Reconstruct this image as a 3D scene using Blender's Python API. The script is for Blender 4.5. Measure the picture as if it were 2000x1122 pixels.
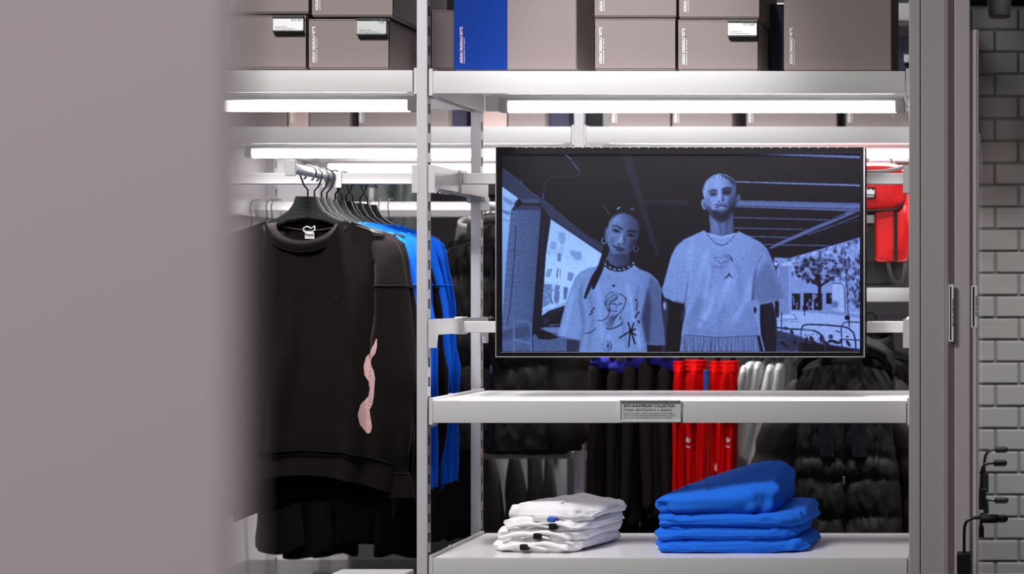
import bpy, bmesh, math, random
import numpy as np
from mathutils import Vector, Matrix, noise
from mathutils.bvhtree import BVHTree

random.seed(7)
for o in list(bpy.data.objects): bpy.data.objects.remove(o, do_unlink=True)
SC = bpy.context.scene
COL = SC.collection
R = math.radians
U = 1.2422e-3          # metres per photo pixel on the front plane of the rack (4 m away)
CAMZ = 1.5
def X(px, q): return (px - 1930) * q * U
def Z(py, q): return CAMZ + (578 - py) * q * U
def Y(q): return 4.0 * q
def KX(k): return -k * U

# ------------------------------------------------------------------ camera
cd = bpy.data.cameras.new('camera'); cam = bpy.data.objects.new('camera', cd); COL.objects.link(cam)
cam.location = (0, 0, CAMZ); cam.rotation_euler = (R(90), 0, 0)
cd.sensor_width = 36; cd.lens = 57.96
cd.shift_x = -0.465; cd.shift_y = 0.0085
cd.clip_start = 0.05; cd.clip_end = 60
cd.dof.use_dof = True; cd.dof.focus_distance = 4.02; cd.dof.aperture_fstop = 3.6
SC.camera = cam

# ------------------------------------------------------------------ world, light, exposure
w = bpy.data.worlds.new('world'); SC.world = w; w.use_nodes = True
w.node_tree.nodes['Background'].inputs[0].default_value = (0.9, 0.88, 0.92, 1)
w.node_tree.nodes['Background'].inputs[1].default_value = 0.045
SC.view_settings.view_transform = 'Standard'; SC.view_settings.look = 'None'
SC.view_settings.gamma = 1.0; SC.view_settings.exposure = 0.0; SC.view_settings.use_curve_mapping = False

def area(name, loc, target, size, power, col=(1, 1, 1), spread=180):
    l = bpy.data.lights.new(name, 'AREA'); l.size = size; l.energy = power; l.color = col; l.spread = R(spread)
    o = bpy.data.objects.new(name, l); COL.objects.link(o); o.location = loc
    o.rotation_euler = (Vector(target) - Vector(loc)).to_track_quat('-Z', 'Y').to_euler()
    return o
def spot(name, loc, target, ang, power, col=(1, 1, 1), blend=0.9, r=0.06):
    l = bpy.data.lights.new(name, 'SPOT'); l.spot_size = R(ang); l.spot_blend = blend; l.energy = power; l.color = col
    l.shadow_soft_size = r
    o = bpy.data.objects.new(name, l); COL.objects.link(o); o.location = loc
    o.rotation_euler = (Vector(target) - Vector(loc)).to_track_quat('-Z', 'Y').to_euler()
    return o
area('ceiling_panel_light', (-1.7, 2.55, 3.35), (-1.2, 4.0, 0.8), 0.7, 46, (1, 0.985, 0.985), 110)
area('ceiling_front_light', (-2.1, 1.2, 3.3), (-1.5, 3.9, 1.2), 1.0, 20, (1, 0.985, 0.985))
area('pillar_fill_light', (-0.9, -0.6, 3.2), (-0.35, 0.5, 1.45), 1.0, 22, (1, 0.95, 0.962), 110)  # unseen fill behind the camera, added to brighten the foreground pillar
spot('ceiling_spot_centre', (-0.85, 2.4, 3.3), (-0.86, 4.0, 2.06), 27, 190)
spot('ceiling_spot_left', (-1.65, 2.4, 3.3), (-1.66, 4.0, 2.0), 32, 18)
spot('aisle_spot_bricks', (0.25, 4.4, 3.3), (0.12, 5.80, 0.2), 44, 420, blend=1.0)
area('aisle_light_back', (-1.2, 4.85, 3.3), (-1.2, 5.5, 1.2), 0.7, 26, spread=110)
area('aisle_light_far', (-1.2, 7.2, 3.3), (-1.2, 7.6, 1.0), 1.0, 26)

# ------------------------------------------------------------------ materials
def lin(c):
    r = []
    for v in c:
        v = v / 255.0
        r.append(v / 12.92 if v <= 0.04045 else ((v + 0.055) / 1.055) ** 2.4)
    return tuple(r) + (1,)
def mat(name, rgb, rough=0.6, metal=0.0, bump=0.0, scale=200.0, vary=0.0, vscale=6.0, spec=None, weave=False, emit=0.0, sheen=0.0, alpha=1.0, trans=0.0):
    m = bpy.data.materials.new(name); m.use_nodes = True
    nt = m.node_tree; b = nt.nodes['Principled BSDF']
    b.inputs['Base Color'].default_value = lin(rgb); b.inputs['Roughness'].default_value = rough
    b.inputs['Metallic'].default_value = metal
    if spec is not None: b.inputs['Specular IOR Level'].default_value = spec
    if sheen: b.inputs['Sheen Weight'].default_value = sheen; b.inputs['Sheen Roughness'].default_value = 0.4
    if trans: b.inputs['Transmission Weight'].default_value = trans
    if emit:
        b.inputs['Emission Color'].default_value = lin(rgb); b.inputs['Emission Strength'].default_value = emit
    tc = nt.nodes.new('ShaderNodeTexCoord')
    if vary:
        n = nt.nodes.new('ShaderNodeTexNoise'); n.inputs['Scale'].default_value = vscale; n.inputs['Detail'].default_value = 4
        nt.links.new(tc.outputs['Object'], n.inputs['Vector'])
        mr = nt.nodes.new('ShaderNodeMapRange'); mr.inputs['To Min'].default_value = 1 - vary; mr.inputs['To Max'].default_value = 1 + vary
        mx = nt.nodes.new('ShaderNodeMix'); mx.data_type = 'RGBA'; mx.blend_type = 'MULTIPLY'; mx.inputs[0].default_value = 1
        nt.links.new(n.outputs['Fac'], mr.inputs['Value']); nt.links.new(mr.outputs[0], mx.inputs[7])
        mx.inputs[6].default_value = lin(rgb); nt.links.new(mx.outputs[2], b.inputs['Base Color'])
    if bump:
        if weave:
            w1 = nt.nodes.new('ShaderNodeTexWave'); w1.bands_direction = 'Z'; w1.inputs['Scale'].default_value = scale; w1.inputs['Distortion'].default_value = 1.5
            w2 = nt.nodes.new('ShaderNodeTexWave'); w2.bands_direction = 'X'; w2.inputs['Scale'].default_value = scale; w2.inputs['Distortion'].default_value = 1.5
            nt.links.new(tc.outputs['Object'], w1.inputs['Vector']); nt.links.new(tc.outputs['Object'], w2.inputs['Vector'])
            ad = nt.nodes.new('ShaderNodeMath'); nt.links.new(w1.outputs['Fac'], ad.inputs[0]); nt.links.new(w2.outputs['Fac'], ad.inputs[1]); src = ad.outputs[0]
        else:
            n2 = nt.nodes.new('ShaderNodeTexNoise'); n2.inputs['Scale'].default_value = scale; n2.inputs['Detail'].default_value = 5
            nt.links.new(tc.outputs['Object'], n2.inputs['Vector']); src = n2.outputs['Fac']
        bp = nt.nodes.new('ShaderNodeBump'); bp.inputs['Strength'].default_value = bump; bp.inputs['Distance'].default_value = 0.002
        nt.links.new(src, bp.inputs['Height']); nt.links.new(bp.outputs[0], b.inputs['Normal'])
    return m
M = {}
M['white'] = mat('white_powder_coat', (188, 186, 186), 0.35, bump=0.06, scale=900, spec=0.4)
M['bar'] = mat('grey_white_bar', (184, 181, 182), 0.45, spec=0.3)
M['gloss'] = mat('white_gloss_shelf', (247, 244, 246), 0.16, spec=0.6)
M['post'] = mat('pale_grey_powder_coat', (180, 177, 180), 0.4, bump=0.06, scale=900, spec=0.4)
M['clad'] = mat('warm_grey_cladding', (160, 153, 153), 0.42, bump=0.05, scale=700)
M['clad2'] = mat('pinkish_grey_profile', (176, 165, 169), 0.3, bump=0.04, scale=700)
M['pillar'] = mat('pinkish_grey_plaster', (186, 175, 178), 0.7, bump=0.1, scale=300)
M['panel'] = mat('white_side_panel', (214, 210, 213), 0.4)
M['taupe'] = mat('taupe_linen_cardboard', (124, 111, 110), 0.7, bump=0.25, scale=260, weave=True, vary=0.05)
M['taupe_light'] = mat('light_taupe_cardboard', (176, 152, 148), 0.7, bump=0.25, scale=260, weave=True)
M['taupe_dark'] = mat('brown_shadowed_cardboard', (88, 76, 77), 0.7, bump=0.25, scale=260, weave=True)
M['boxblue'] = mat('royal_blue_cardboard', (3, 46, 128), 0.75, spec=0.15, bump=0.25, scale=260, weave=True)
M['navy'] = mat('navy_cardboard', (38, 36, 62), 0.7, bump=0.2, scale=260, weave=True)
M['black'] = mat('black_plastic', (10, 10, 11), 0.6, spec=0.25, bump=0.1, scale=500)
M['hanger'] = mat('charcoal_hanger_plastic', (40, 41, 42), 0.45, bump=0.5, scale=160, vary=0.15)
M['wire'] = mat('black_wire', (10, 10, 11), 0.35)
M['cloth_black'] = mat('black_brushed_jersey', (24, 19, 19), 0.95, spec=0.08, bump=0.3, scale=900, vary=0.12, vscale=30, sheen=0.05)
M['cloth_blue'] = mat('blue_jersey', (14, 90, 210), 0.9, spec=0.1, bump=0.3, scale=900, vary=0.06, vscale=30, sheen=0.02)
M['cloth_blue2'] = mat('folded_blue_jersey', (34, 108, 222), 0.9, spec=0.1, bump=0.3, scale=900, vary=0.05, vscale=30, sheen=0.03)
M['cloth_violet'] = mat('violet_blue_lining', (84, 84, 255), 0.9, bump=0.2, scale=900)
M['cloth_shadow'] = mat('shaded_black_twill', (13, 11, 12), 0.95, spec=0.05, bump=0.3, scale=900)  # darker copy of the black cloth, lower left shade mixed into the colour
M['cloth_char'] = mat('charcoal_jersey', (34, 29, 29), 0.95, spec=0.1, bump=0.3, scale=900, vary=0.1, vscale=30)
M['cloth_red'] = mat('red_tricot', (232, 8, 10), 0.8, spec=0.1, bump=0.2, scale=900, vary=0.06, vscale=30)
M['cloth_white'] = mat('white_jersey', (242, 240, 242), 0.9, bump=0.25, scale=900)
M['cloth_grey'] = mat('grey_marl_jersey', (80, 76, 74), 0.95, bump=0.4, scale=700, vary=0.2, vscale=120)
M['cloth_palegrey'] = mat('pale_grey_jersey', (176, 180, 182), 0.95, bump=0.2, scale=700)
M['puffer'] = mat('black_brown_nylon', (23, 18, 17), 0.68, spec=0.3, bump=0.35, scale=60, vary=0.1, vscale=18)
M['puffer_shiny'] = mat('shiny_black_nylon', (26, 22, 24), 0.22, bump=0.8, scale=70)
M['bagred'] = mat('red_ripstop_nylon', (222, 20, 26), 0.45, bump=0.6, scale=26, vary=0.1, vscale=14)
M['bagdark'] = mat('dark_green_grey_nylon', (62, 68, 66), 0.5, bump=0.3, scale=30)
M['webbing'] = mat('black_webbing', (14, 13, 15), 0.8, bump=0.4, scale=500)
M['zip'] = mat('nickel_zip', (150, 150, 150), 0.3, metal=0.8)
M['silver'] = mat('brushed_silver_bezel', (150, 148, 148), 0.35, metal=0.7)
M['bezel'] = mat('black_glass_bezel', (12, 11, 13), 0.18)
M['pink'] = mat('pink_brush_print', (205, 165, 165), 0.8, bump=0.5, scale=300)
M['printwhite'] = mat('white_print', (238, 236, 238), 0.6)
M['printpale'] = mat('pale_pink_print', (215, 190, 200), 0.6)
M['printdark'] = mat('dark_print', (40, 34, 36), 0.7)
M['label'] = mat('white_label_card', (214, 214, 214), 0.5)
M['labelgrey'] = mat('grey_label_card', (176, 178, 178), 0.5)
M['acrylic'] = mat('grey_acrylic_holder', (178, 178, 180), 0.2)
M['wallgrey'] = mat('dark_grey_wall', (74, 70, 76), 0.8, bump=0.1, scale=60)
M['brick'] = mat('white_painted_brick', (128, 126, 124), 0.7, bump=0.5, scale=90, vary=0.06, vscale=9)
M['mortar'] = mat('painted_mortar', (100, 98, 96), 0.85, bump=0.4, scale=120)
M['floor'] = mat('dark_polished_floor', (44, 42, 44), 0.25, bump=0.05, scale=20, vary=0.1)
M['ceil'] = mat('black_ceiling', (10, 10, 11), 0.9)
M['lightstone'] = mat('pale_worktop', (222, 220, 218), 0.4)
M['greenedge'] = mat('green_glass_edge', (20, 84, 76), 0.15)

M['tube'] = mat('lit_tube', (255, 252, 253), 0.4, emit=15.0)
M['ribbonblue'] = mat('blue_ribbon', (30, 84, 200), 0.6)

# ------------------------------------------------------------------ mesh helpers
class MB:
    def __init__(s): s.v = []; s.f = []
    def add(s, vs, fs):
        o = len(s.v); s.v += [tuple(p) for p in vs]; s.f += [tuple(i + o for i in f) for f in fs]; return s
    def box(s, x0, x1, y0, y1, z0, z1):
        vs = [(x0, y0, z0), (x1, y0, z0), (x1, y1, z0), (x0, y1, z0), (x0, y0, z1), (x1, y0, z1), (x1, y1, z1), (x0, y1, z1)]
        return s.add(vs, [(0, 3, 2, 1), (4, 5, 6, 7), (0, 1, 5, 4), (1, 2, 6, 5), (2, 3, 7, 6), (3, 0, 4, 7)])
    def bbox(s, x0, x1, y0, y1, z0, z1, b=0.003, seg=2):
        bm = bmesh.new(); bmesh.ops.create_cube(bm, size=1)
        for v in bm.verts:
            v.co = Vector(((x0 + x1) / 2 + v.co.x * (x1 - x0), (y0 + y1) / 2 + v.co.y * (y1 - y0), (z0 + z1) / 2 + v.co.z * (z1 - z0)))
        bmesh.ops.bevel(bm, geom=list(bm.edges), offset=b, segments=seg, affect='EDGES', profile=0.7)
        bm.verts.ensure_lookup_table()
        for i, v in enumerate(bm.verts): v.index = i
        s.add([v.co[:] for v in bm.verts], [tuple(v.index for v in f.verts) for f in bm.faces]); bm.free(); return s
    def prism(s, pts, axis, a, b):
        n = len(pts)
        def mk(p, t):
            if axis == 'y': return (p[0], t, p[1])
            if axis == 'x': return (t, p[0], p[1])
            return (p[0], p[1], t)
        vs = [mk(p, a) for p in pts] + [mk(p, b) for p in pts]
        fs = [tuple(range(n)), tuple(range(2 * n - 1, n - 1, -1))] + [(i, i + n, (i + 1) % n + n, (i + 1) % n) for i in range(n)]
        return s.add(vs, fs)
    def tube(s, pts, r, n=10, closed=False, cap=True):
        P = [Vector(p) for p in pts]; m = len(P); rs = r if isinstance(r, (list, tuple)) else [r] * m
        up = Vector((0, 0, 1)); vs = []
        prev = None
        for i in range(m):
            if closed: t = (P[(i + 1) % m] - P[i - 1]).normalized()
            else: t = (P[min(i + 1, m - 1)] - P[max(i - 1, 0)]).normalized()
            if prev is None:
                a = up if abs(t.z) < 0.9 else Vector((1, 0, 0)); nx = t.cross(a).normalized()
            else:
                nx = (prev - t * prev.dot(t)).normalized()
            prev = nx; ny = t.cross(nx)
            for k in range(n):
                an = 2 * math.pi * k / n
                vs.append(P[i] + nx * math.cos(an) * rs[i] + ny * math.sin(an) * rs[i])
        fs = []
        for i in range(m if closed else m - 1):
            j = (i + 1) % m
            for k in range(n):
                l = (k + 1) % n; fs.append((i * n + k, i * n + l, j * n + l, j * n + k))
        if cap and not closed:
            fs.append(tuple(range(n - 1, -1, -1))); fs.append(tuple((m - 1) * n + k for k in range(n)))
        return s.add(vs, fs)
    def rings(s, rings, cap=True):
        n = len(rings[0]); vs = [p for r in rings for p in r]; fs = []
        for i in range(len(rings) - 1):
            for k in range(n):
                l = (k + 1) % n; fs.append((i * n + k, i * n + l, (i + 1) * n + l, (i + 1) * n + k))
        if cap: fs.append(tuple(range(n - 1, -1, -1))); fs.append(tuple((len(rings) - 1) * n + k for k in range(n)))
        return s.add(vs, fs)
    def grid(s, rows):
        n = len(rows[0]); vs = [p for r in rows for p in r]; fs = []
        for i in range(len(rows) - 1):
            for k in range(n - 1): fs.append((i * n + k, i * n + k + 1, (i + 1) * n + k + 1, (i + 1) * n + k))
        return s.add(vs, fs)
    def sphere(s, c, r, n=12, sc=(1, 1, 1)):
        rg = []
        for i in range(1, n):
            a = math.pi * i / n
            rg.append([(c[0] + sc[0] * r * math.sin(a) * math.cos(2 * math.pi * k / n), c[1] + sc[1] * r * math.sin(a) * math.sin(2 * math.pi * k / n), c[2] + sc[2] * r * math.cos(a)) for k in range(n)])
        return s.rings(rg)
    def build(s, name, m, parent=None, smooth=False, loc=None, sharp=None):
        me = bpy.data.meshes.new(name); me.from_pydata(s.v, [], s.f); me.update()
        bm = bmesh.new(); bm.from_mesh(me); bmesh.ops.recalc_face_normals(bm, faces=bm.faces); bm.to_mesh(me); bm.free()
        if smooth: me.polygons.foreach_set('use_smooth', [True] * len(me.polygons))
        if smooth and sharp: me.set_sharp_from_angle(angle=R(sharp))
        me.materials.append(m)
        o = bpy.data.objects.new(name, me); COL.objects.link(o)
        if parent: o.parent = parent
        if loc: o.location = loc
        return o
def tag(o, label, cat, group=None, kind=None):
    o['label'] = label; o['category'] = cat
    if group: o['group'] = group
    if kind: o['kind'] = kind
    return o
def thing(name, label, cat, loc=(0, 0, 0), rz=0, group=None):
    o = bpy.data.objects.new(name, None); COL.objects.link(o); o.location = loc; o.rotation_euler = (0, 0, rz); o.empty_display_size = 0.05
    return tag(o, label, cat, group)
def struct(o): o['kind'] = 'structure'; return o
def copy_tree(o, parent=None):
    c = o.copy(); COL.objects.link(c)
    if parent: c.parent = parent
    for ch in [x for x in bpy.data.objects if x.parent == o and x != c]: copy_tree(ch, c)
    return c
# flat lettering: returns (verts2d, faces) centred left/baseline, then mapped
_tc = {}
def text_mesh(txt, size, bold=0.0, wx=1.0, space=1.0):
    key = (txt, size, bold, wx, space)
    if key in _tc: return _tc[key]
    c = bpy.data.curves.new('t', 'FONT'); c.body = txt; c.size = size; c.offset = bold * size; c.space_character = space; c.resolution_u = 3
    c.fill_mode = 'FRONT' if hasattr(c, 'fill_mode') and c.dimensions == '3D' else c.fill_mode
    o = bpy.data.objects.new('t', c); COL.objects.link(o)
    dg = bpy.context.evaluated_depsgraph_get(); me = o.evaluated_get(dg).to_mesh()
    vs = [(v.co.x * wx, v.co.y) for v in me.vertices]; fs = [tuple(p.vertices) for p in me.polygons]
    o.evaluated_get(dg).to_mesh_clear(); bpy.data.objects.remove(o); bpy.data.curves.remove(c)
    _tc[key] = (vs, fs); return vs, fs
def put_text(mb, txt, x, y, z, height, width=None, bold=0.0, vertical=False, space=1.0, align='l', font_scale=0.7):
    """front-facing (-Y) lettering; height = cap height; width squeezes the line to that length"""
    vs, fs = text_mesh(txt, height / font_scale, bold, 1.0, space)
    if not vs: return
    xs = [a for a, b in vs]; mn, mx = min(xs), max(xs); k = (width / (mx - mn)) if width else 1.0
    L = (mx - mn) * k
    out = []
    for a, b in vs:
        a = (a - mn) * k
        if align == 'r': a -= L
        if vertical: out.append((x - b, y, z + a))
        else: out.append((x + a, y, z + b))
    mb.add(out, fs)

# ================================================================== SETTING
XL, XR = KX(2016), 1.35
YB = 8.4
ZT = 3.4
struct(MB().box(XL - 0.4, XR, -0.8, YB, -0.05, 0).build('floor', M['floor']))
struct(MB().box(XL - 0.4, XR, -0.8, YB, ZT, ZT + 0.05).build('ceiling', M['ceil']))
wb = struct(MB().box(XL - 0.4, XR, YB, YB + 0.1, 0, ZT).build('wall_back', M['wallgrey']))
struct(MB().box(XL - 0.1, XL, 4.75, 6.45, 0, 2.6).build('wall_left', M['panel']))
# white painted brick wall on the right, every brick its own piece
QB = 1.45
bw, bh, gp = 92 * QB * U, 43.3 * QB * U, 0.008
bx0 = X(1872, QB); by = Y(QB)
wr = struct(MB().box(bx0, XR, by + 0.0045, by + 0.12, 0, Z(12, QB)).build('wall_right', M['mortar']))
bmesh_b = {}
def brick_mesh(wd):
    k = round(wd, 4)
    if k not in bmesh_b:
        o = MB().bbox(gp / 2, wd - gp / 2, 0, 0.05, gp / 2, bh - gp / 2, 0.003, 1).build('brick', M['brick'])
        bmesh_b[k] = o.data; bpy.data.objects.remove(o)
    return bmesh_b[k]
ztop = Z(12, QB)
row = 0
while row < 27:
    z0 = Z(15 + 43.3 * (row + 1), QB)
    if z0 < 0: break
    off = X(1990 if row % 2 == 0 else 1944, QB)
    x = off - 2 * bw
    while x < bx0 + 0.08 + bw * 9:
        xa, xb = max(x, bx0), x + bw
        if xb - xa > 0.03:
            o = bpy.data.objects.new('brick', brick_mesh(xb - xa)); COL.objects.link(o); o.parent = wr
            o.location = (xa, by - 0.002 + random.uniform(-0.0012, 0.0012), z0)
        x += bw
    row += 1
struct(MB().box(bx0, XR, by - 0.01, by + 0.12, ztop + 0.02, ZT).build('trim_1', M['ceil']))

# foreground pillar, out of focus
QP = 0.105
xe = X(480, QP)
p = MB().prism([(xe - 0.36, Y(QP)), (xe - 0.003, Y(QP)), (xe, Y(QP) + 0.003), (xe * 1.12, Y(QP) * 1.12), (xe - 0.36, Y(QP) * 1.12)], 'z', 0, ZT)
tag(p.build('pillar', M['pillar']), 'blurred pinkish grey upright panel filling the left side close to the lens', 'pillar')

# ================================================================== RACKS
def upright(parent, K, q, zb=0.0, zt=2.95, wpx=21, dep=0.026):
    x0 = KX(K) - wpx * U / 2; x1 = KX(K) + wpx * U / 2; y0 = Y(q); y1 = y0 + dep; t = 0.0018
    m = MB()
    m.bbox(x0, x1, y0, y0 + 0.004, zb, zt, 0.0015, 1)
    m.box(x0, x1, y1 - t, y1, zb, zt)
    pitch = 0.0475; sl = 0.0245
    for xs0, xs1 in ((x0, x0 + t), (x1 - t, x1)):
        m.box(xs0, xs1, y0 + 0.003, y0 + 0.007, zb, zt)
        m.box(xs0, xs1, y1 - 0.006, y1, zb, zt)
        z = 0.02
        while z < zt - pitch:
            m.box(xs0, xs1, y0 + 0.007, y1 - 0.006, z, z + pitch - sl); z += pitch
    o = m.build('upright', M['post'], parent)
    return o
def crossbar(parent, Ka, Kb, q, h1, h0, name='cross_bar'):
    m = MB().bbox(KX(Ka), KX(Kb), Y(q) - 0.008, Y(q) + 0.012, CAMZ + h0 * U, CAMZ + h1 * U, 0.0015, 1)
    return m.build(name, M['bar'], parent)
def arm(parent, K, qa, qb, h1, h0, side, hf=None):
    """bracket arm from a front post to a rear post, with hooked flanges at both ends"""
    ya, yb = Y(qa), Y(qb) + 0.02
    za, zb_ = CAMZ + h0 * U, CAMZ + h1 * U; zf = CAMZ + (hf if hf is not None else h0 - 13) * U
    pts = [(ya, zb_), (yb, zb_), (yb, zf), (yb - 0.022, zf), (yb - 0.034, za), (ya + 0.034, za), (ya + 0.022, zf), (ya, zf)]
    x = KX(K); t = 0.010
    m = MB().prism(pts, 'x', x - t / 2, x + t / 2)
    ym = (ya + yb) / 2
    m.bbox(x - t / 2 - 0.004, x + t / 2 + 0.004, ym - 0.022, ym + 0.03, za - 0.003, zb_ + 0.003, 0.0015, 1)
    m.box(x - t / 2 - 0.003, x + t / 2 + 0.003, ya - 0.001, ya + 0.014, zf, zb_)
    return m.build('bracket_arm', M['white'], parent)

rack = thing('display_rack', 'white slotted metal shelving rack in front carrying the screen', 'shelving rack', (0, 0, 0))
KL, KR = 1106, 141
for K in (KL, KR): 
    for q in (1.0, 1.1045): upright(rack, K, q)
for K in (2072,):
    for q in (1.0, 1.1045): upright(rack, K, q)
QM = 1.054
crossbar(rack, 1096, 152, QM, 252.5, 229.5)         # behind the screen, upper
crossbar(rack, 1096, 152, QM, -52.7, -76)           # behind the screen, lower
crossbar(rack, 2060, 1117, QM, 252.5, 229.5)
for K in (1087, 160): 
    arm(rack, K, 1.0, 1.1045, 256, 212, 1, 201)
    arm(rack, K, 1.0, 1.1045, -46, -77, 1, -102)
arm(rack, 1119, 1.0, 1.1045, 256, 212, 1, 201); arm(rack, 2060, 1.0, 1.1045, 256, 212, 1, 201)

def shelf(label, Ka, Kb, q0, q1, h1, h0, mt='white', top='gloss', board=None):
    t = thing('shelf', label, 'shelf', (KX((Ka + Kb) / 2), Y((q0 + q1) / 2), CAMZ + h0 * U))
    ox, oy, oz = t.location
    x0, x1 = KX(Ka) - ox, KX(Kb) - ox; y0, y1 = Y(q0) - oy, Y(q1) - oy; z1 = CAMZ + h1 * U - oz
    MB().bbox(x0, x1, y0, y0 + 0.014, 0, z1, 0.0035).build('front_lip', M[mt], t, True, sharp=40)
    tb = board if board else 0.012
    MB().bbox(x0, x1, y0 + 0.0142, y1, z1 - tb, z1 - 0.0005, 0.001, 1).build('shelf_board', M[top], t)
    MB().bbox(x0, x1, y1 + 0.0002, y1 + 0.008, 0.004, z1, 0.0015, 1).build('rear_lip', M[mt], t)
    for xs, sg in ((x0 - 0.0105, 1), (x1 + 0.0015, -1)):
        # side bracket: upright tab at the post plus the raised rim along the end of the shelf
        m = MB().prism([(y0 + 0.004, -0.004), (y0 + 0.004, z1 + 0.006), (y1, z1 + 0.006), (y1, 0.0), (y0 + 0.05, -0.0), (y0 + 0.03, -0.01), (y0 + 0.012, -0.01)], 'x', xs, xs + 0.009)
        for f in (0.35, 0.8):
            yy = y0 + (y1 - y0) * f
            m.box(xs + 0.001, xs + 0.008, yy, yy + 0.006, z1 + 0.006, z1 + 0.009)
        m.build('end_bracket', M[mt], t)
    return t
shelf('white top shelf of the front rack above the screen, carrying boxes', 1085, 162, 1.0, 1.104, 439.5, 395)
shelf('white top shelf of the front rack left of the slotted post', 2060, 1124, 1.0, 1.104, 441, 398)
shelf('white shelf below the screen with the printed sign on its edge', 1085, 160, 1.0, 1.104, -205, -249)
shelf('lowest white shelf carrying the folded shirts', 1085, 158, 1.0, 1.104, -513, -560)

def lamp(label, Ka, Kb, q, h, parent=None, r=0.016, wire=True, power=10):
    t = thing('tube_lamp', label, 'lamp', (KX((Ka + Kb) / 2), Y(q), CAMZ + h * U))
    L = abs(KX(Ka) - KX(Kb)) / 2
    MB().bbox(-L, L, -0.016, 0.016, -0.002, 0.010, 0.002, 1).build('housing', M['white'], t)
    MB().tube([(-L + 0.02, 0, -0.013), (L - 0.02, 0, -0.013)], r, 12).build('tube', M['tube'], t, True, sharp=50)
    ld = bpy.data.lights.new('tube_glow', 'AREA'); ld.shape = 'RECTANGLE'; ld.size = 2 * L - 0.06; ld.size_y = 0.02; ld.energy = power; ld.spread = R(75); ld.color = (1, 0.985, 1)
    lo = bpy.data.objects.new('tube_glow', ld); COL.objects.link(lo); lo.parent = t; lo.location = (0, 0, -0.034)
    for s in (-1, 1):
        MB().bbox(s * (L - 0.010) - 0.012, s * (L - 0.010) + 0.012, -0.017, 0.017, -0.028, 0.0, 0.003).build('end_clip', M['white'], t)
    if wire:
        pts = [(L - 0.012 + 0.028 * math.sin(a) * 0.9 + 0.01, -0.012, -0.018 - 0.016 + 0.022 * math.cos(a)) for a in [i * 2 * math.pi / 20 for i in range(20)]]
        MB().tube(pts, 0.0014, 6, True).build('cable_loop', M['white'], t, True)
    return t
lamp('bright tube lamp under the top shelf above the screen', 975, 168, 1.024, 396.5 * 0.997 - 6)
lamp('bright tube lamp under the top shelf left of the slotted post', 1960, 1140, 1.024, 396.5 * 0.997 - 4, wire=False)

# ---- rear island rack: two units back to back
Q1, Q2, Q3 = 1.328, 1.436, 1.544
isl = thing('island_rack', 'white slotted metal island rack standing behind the front rack', 'shelving rack', (0, 0, 0))
KA, KB_, KC = 1062, 96, 2004
for K in (KA, KB_, KC):
    for q in (Q1, Q2 - 0.008, Q3): upright(isl, K, q, zt=2.6, wpx=25)
for Ka, Kb in ((KA - 12, KB_ + 12), (KC - 12, KA + 12)):
    crossbar(isl, Ka, Kb, 1.382, 253, 229.5)
    crossbar(isl, Ka, Kb, 1.49, 253, 229.5)
crossbar(isl, KA - 12, KB_ + 12, 1.382, -52, -76)
crossbar(isl, KC - 12, KA + 12, 1.382, -420, -440)
for K in (KA - 18, KA + 18, KB_ + 18, KC - 18):
    arm(isl, K, Q1, Q2 - 0.008, 256, 215, 1, 201)
    arm(isl, K, Q2, Q3, 256, 215, 1, 201)
for i, (Ka, Kb, nm) in enumerate(((KA - 18, KB_ + 18, 'right'), (KC - 16, KA + 20, 'left'))):
    shelf('white box shelf of the island rack, %s of its middle post' % nm, Ka, Kb, Q1, Q2 - 0.009, 439, 395)
    shelf('far white box shelf of the island rack, %s bay facing the back wall' % nm, Ka, Kb, Q2 + 0.001, Q3, 439, 395)
    L = lamp('tube lamp under the near island shelf, %s bay' % nm, Ka - 24, Kb + 24, Q1 + 0.028, 389, wire=False, power=8)
    L2 = lamp('tube lamp under the far island shelf, %s bay' % nm, Ka - 24, Kb + 24, Q3 - 0.03, 389, wire=False, power=8)
shelf('white island shelf carrying the red backpack', KA - 18, KB_ + 18, Q1, Q2 - 0.009, 20.5, -16)
shelf('upper island shelf seen in the gap at the top right', KA - 18, KB_ + 18, Q1, Q2 - 0.009, 760, 715)

# ================================================================== RIGHT SIDE FRAMES
def post_panel(name, label, cat, K0, K1, q, dep, m, z0=0.0, z1=3.35, b=0.003):
    o = MB().bbox(KX(K0), KX(K1), Y(q), Y(q) + dep, z0, z1, b).build(name, M[m]); tag(o, label, cat); return o
post_panel('end_panel', 'narrow warm grey end strip right beside the front shelves', 'panel', 152.5, 131, 0.985, 0.05, 'clad')
post_panel('cladding_panel', 'wide flat warm grey cladding strip right of the shelves', 'panel', 129.6, 83.5, 0.985, 0.05, 'clad')
# pinkish glossy door frame with rounded edge
fr = thing('partition_frame', 'pinkish grey vertical partition frame between cladding and brick wall', 'partition', (KX(60), Y(0.984), 0))
pts = []
xa, xb = KX(83) - KX(60), KX(65.5) - KX(60)
for i in range(13):
    a = i / 12; pts.append((xa + (xb - xa) * a, -0.006 + 0.02 * a ** 2))
pts += [(xb, 0.10), (xa, 0.10)]
MB().prism(pts, 'z', 0, 3.35).build('curved_strip', M['clad2'], fr, True, sharp=40)
MB().bbox(KX(65.3) - KX(60), KX(35) - KX(60), 0.0, 0.06, 0, 3.35, 0.003).build('flat_post', M['clad2'], fr)
pts = []
xa, xb = KX(34.8) - KX(60), KX(21) - KX(60)
for i in range(11):
    a = i / 10; pts.append((xa + (xb - xa) * a, 0.006 - 0.006 * a ** 2 + 0.004 * math.sin(a * 6.28)))
pts += [(xb + 0.003, 0.0), (xb + 0.003, 0.10), (xa, 0.10)]
MB().prism(pts, 'z', 0, CAMZ + 512 * U).build('curved_strip', M['clad2'], fr, True, sharp=40)
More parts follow.
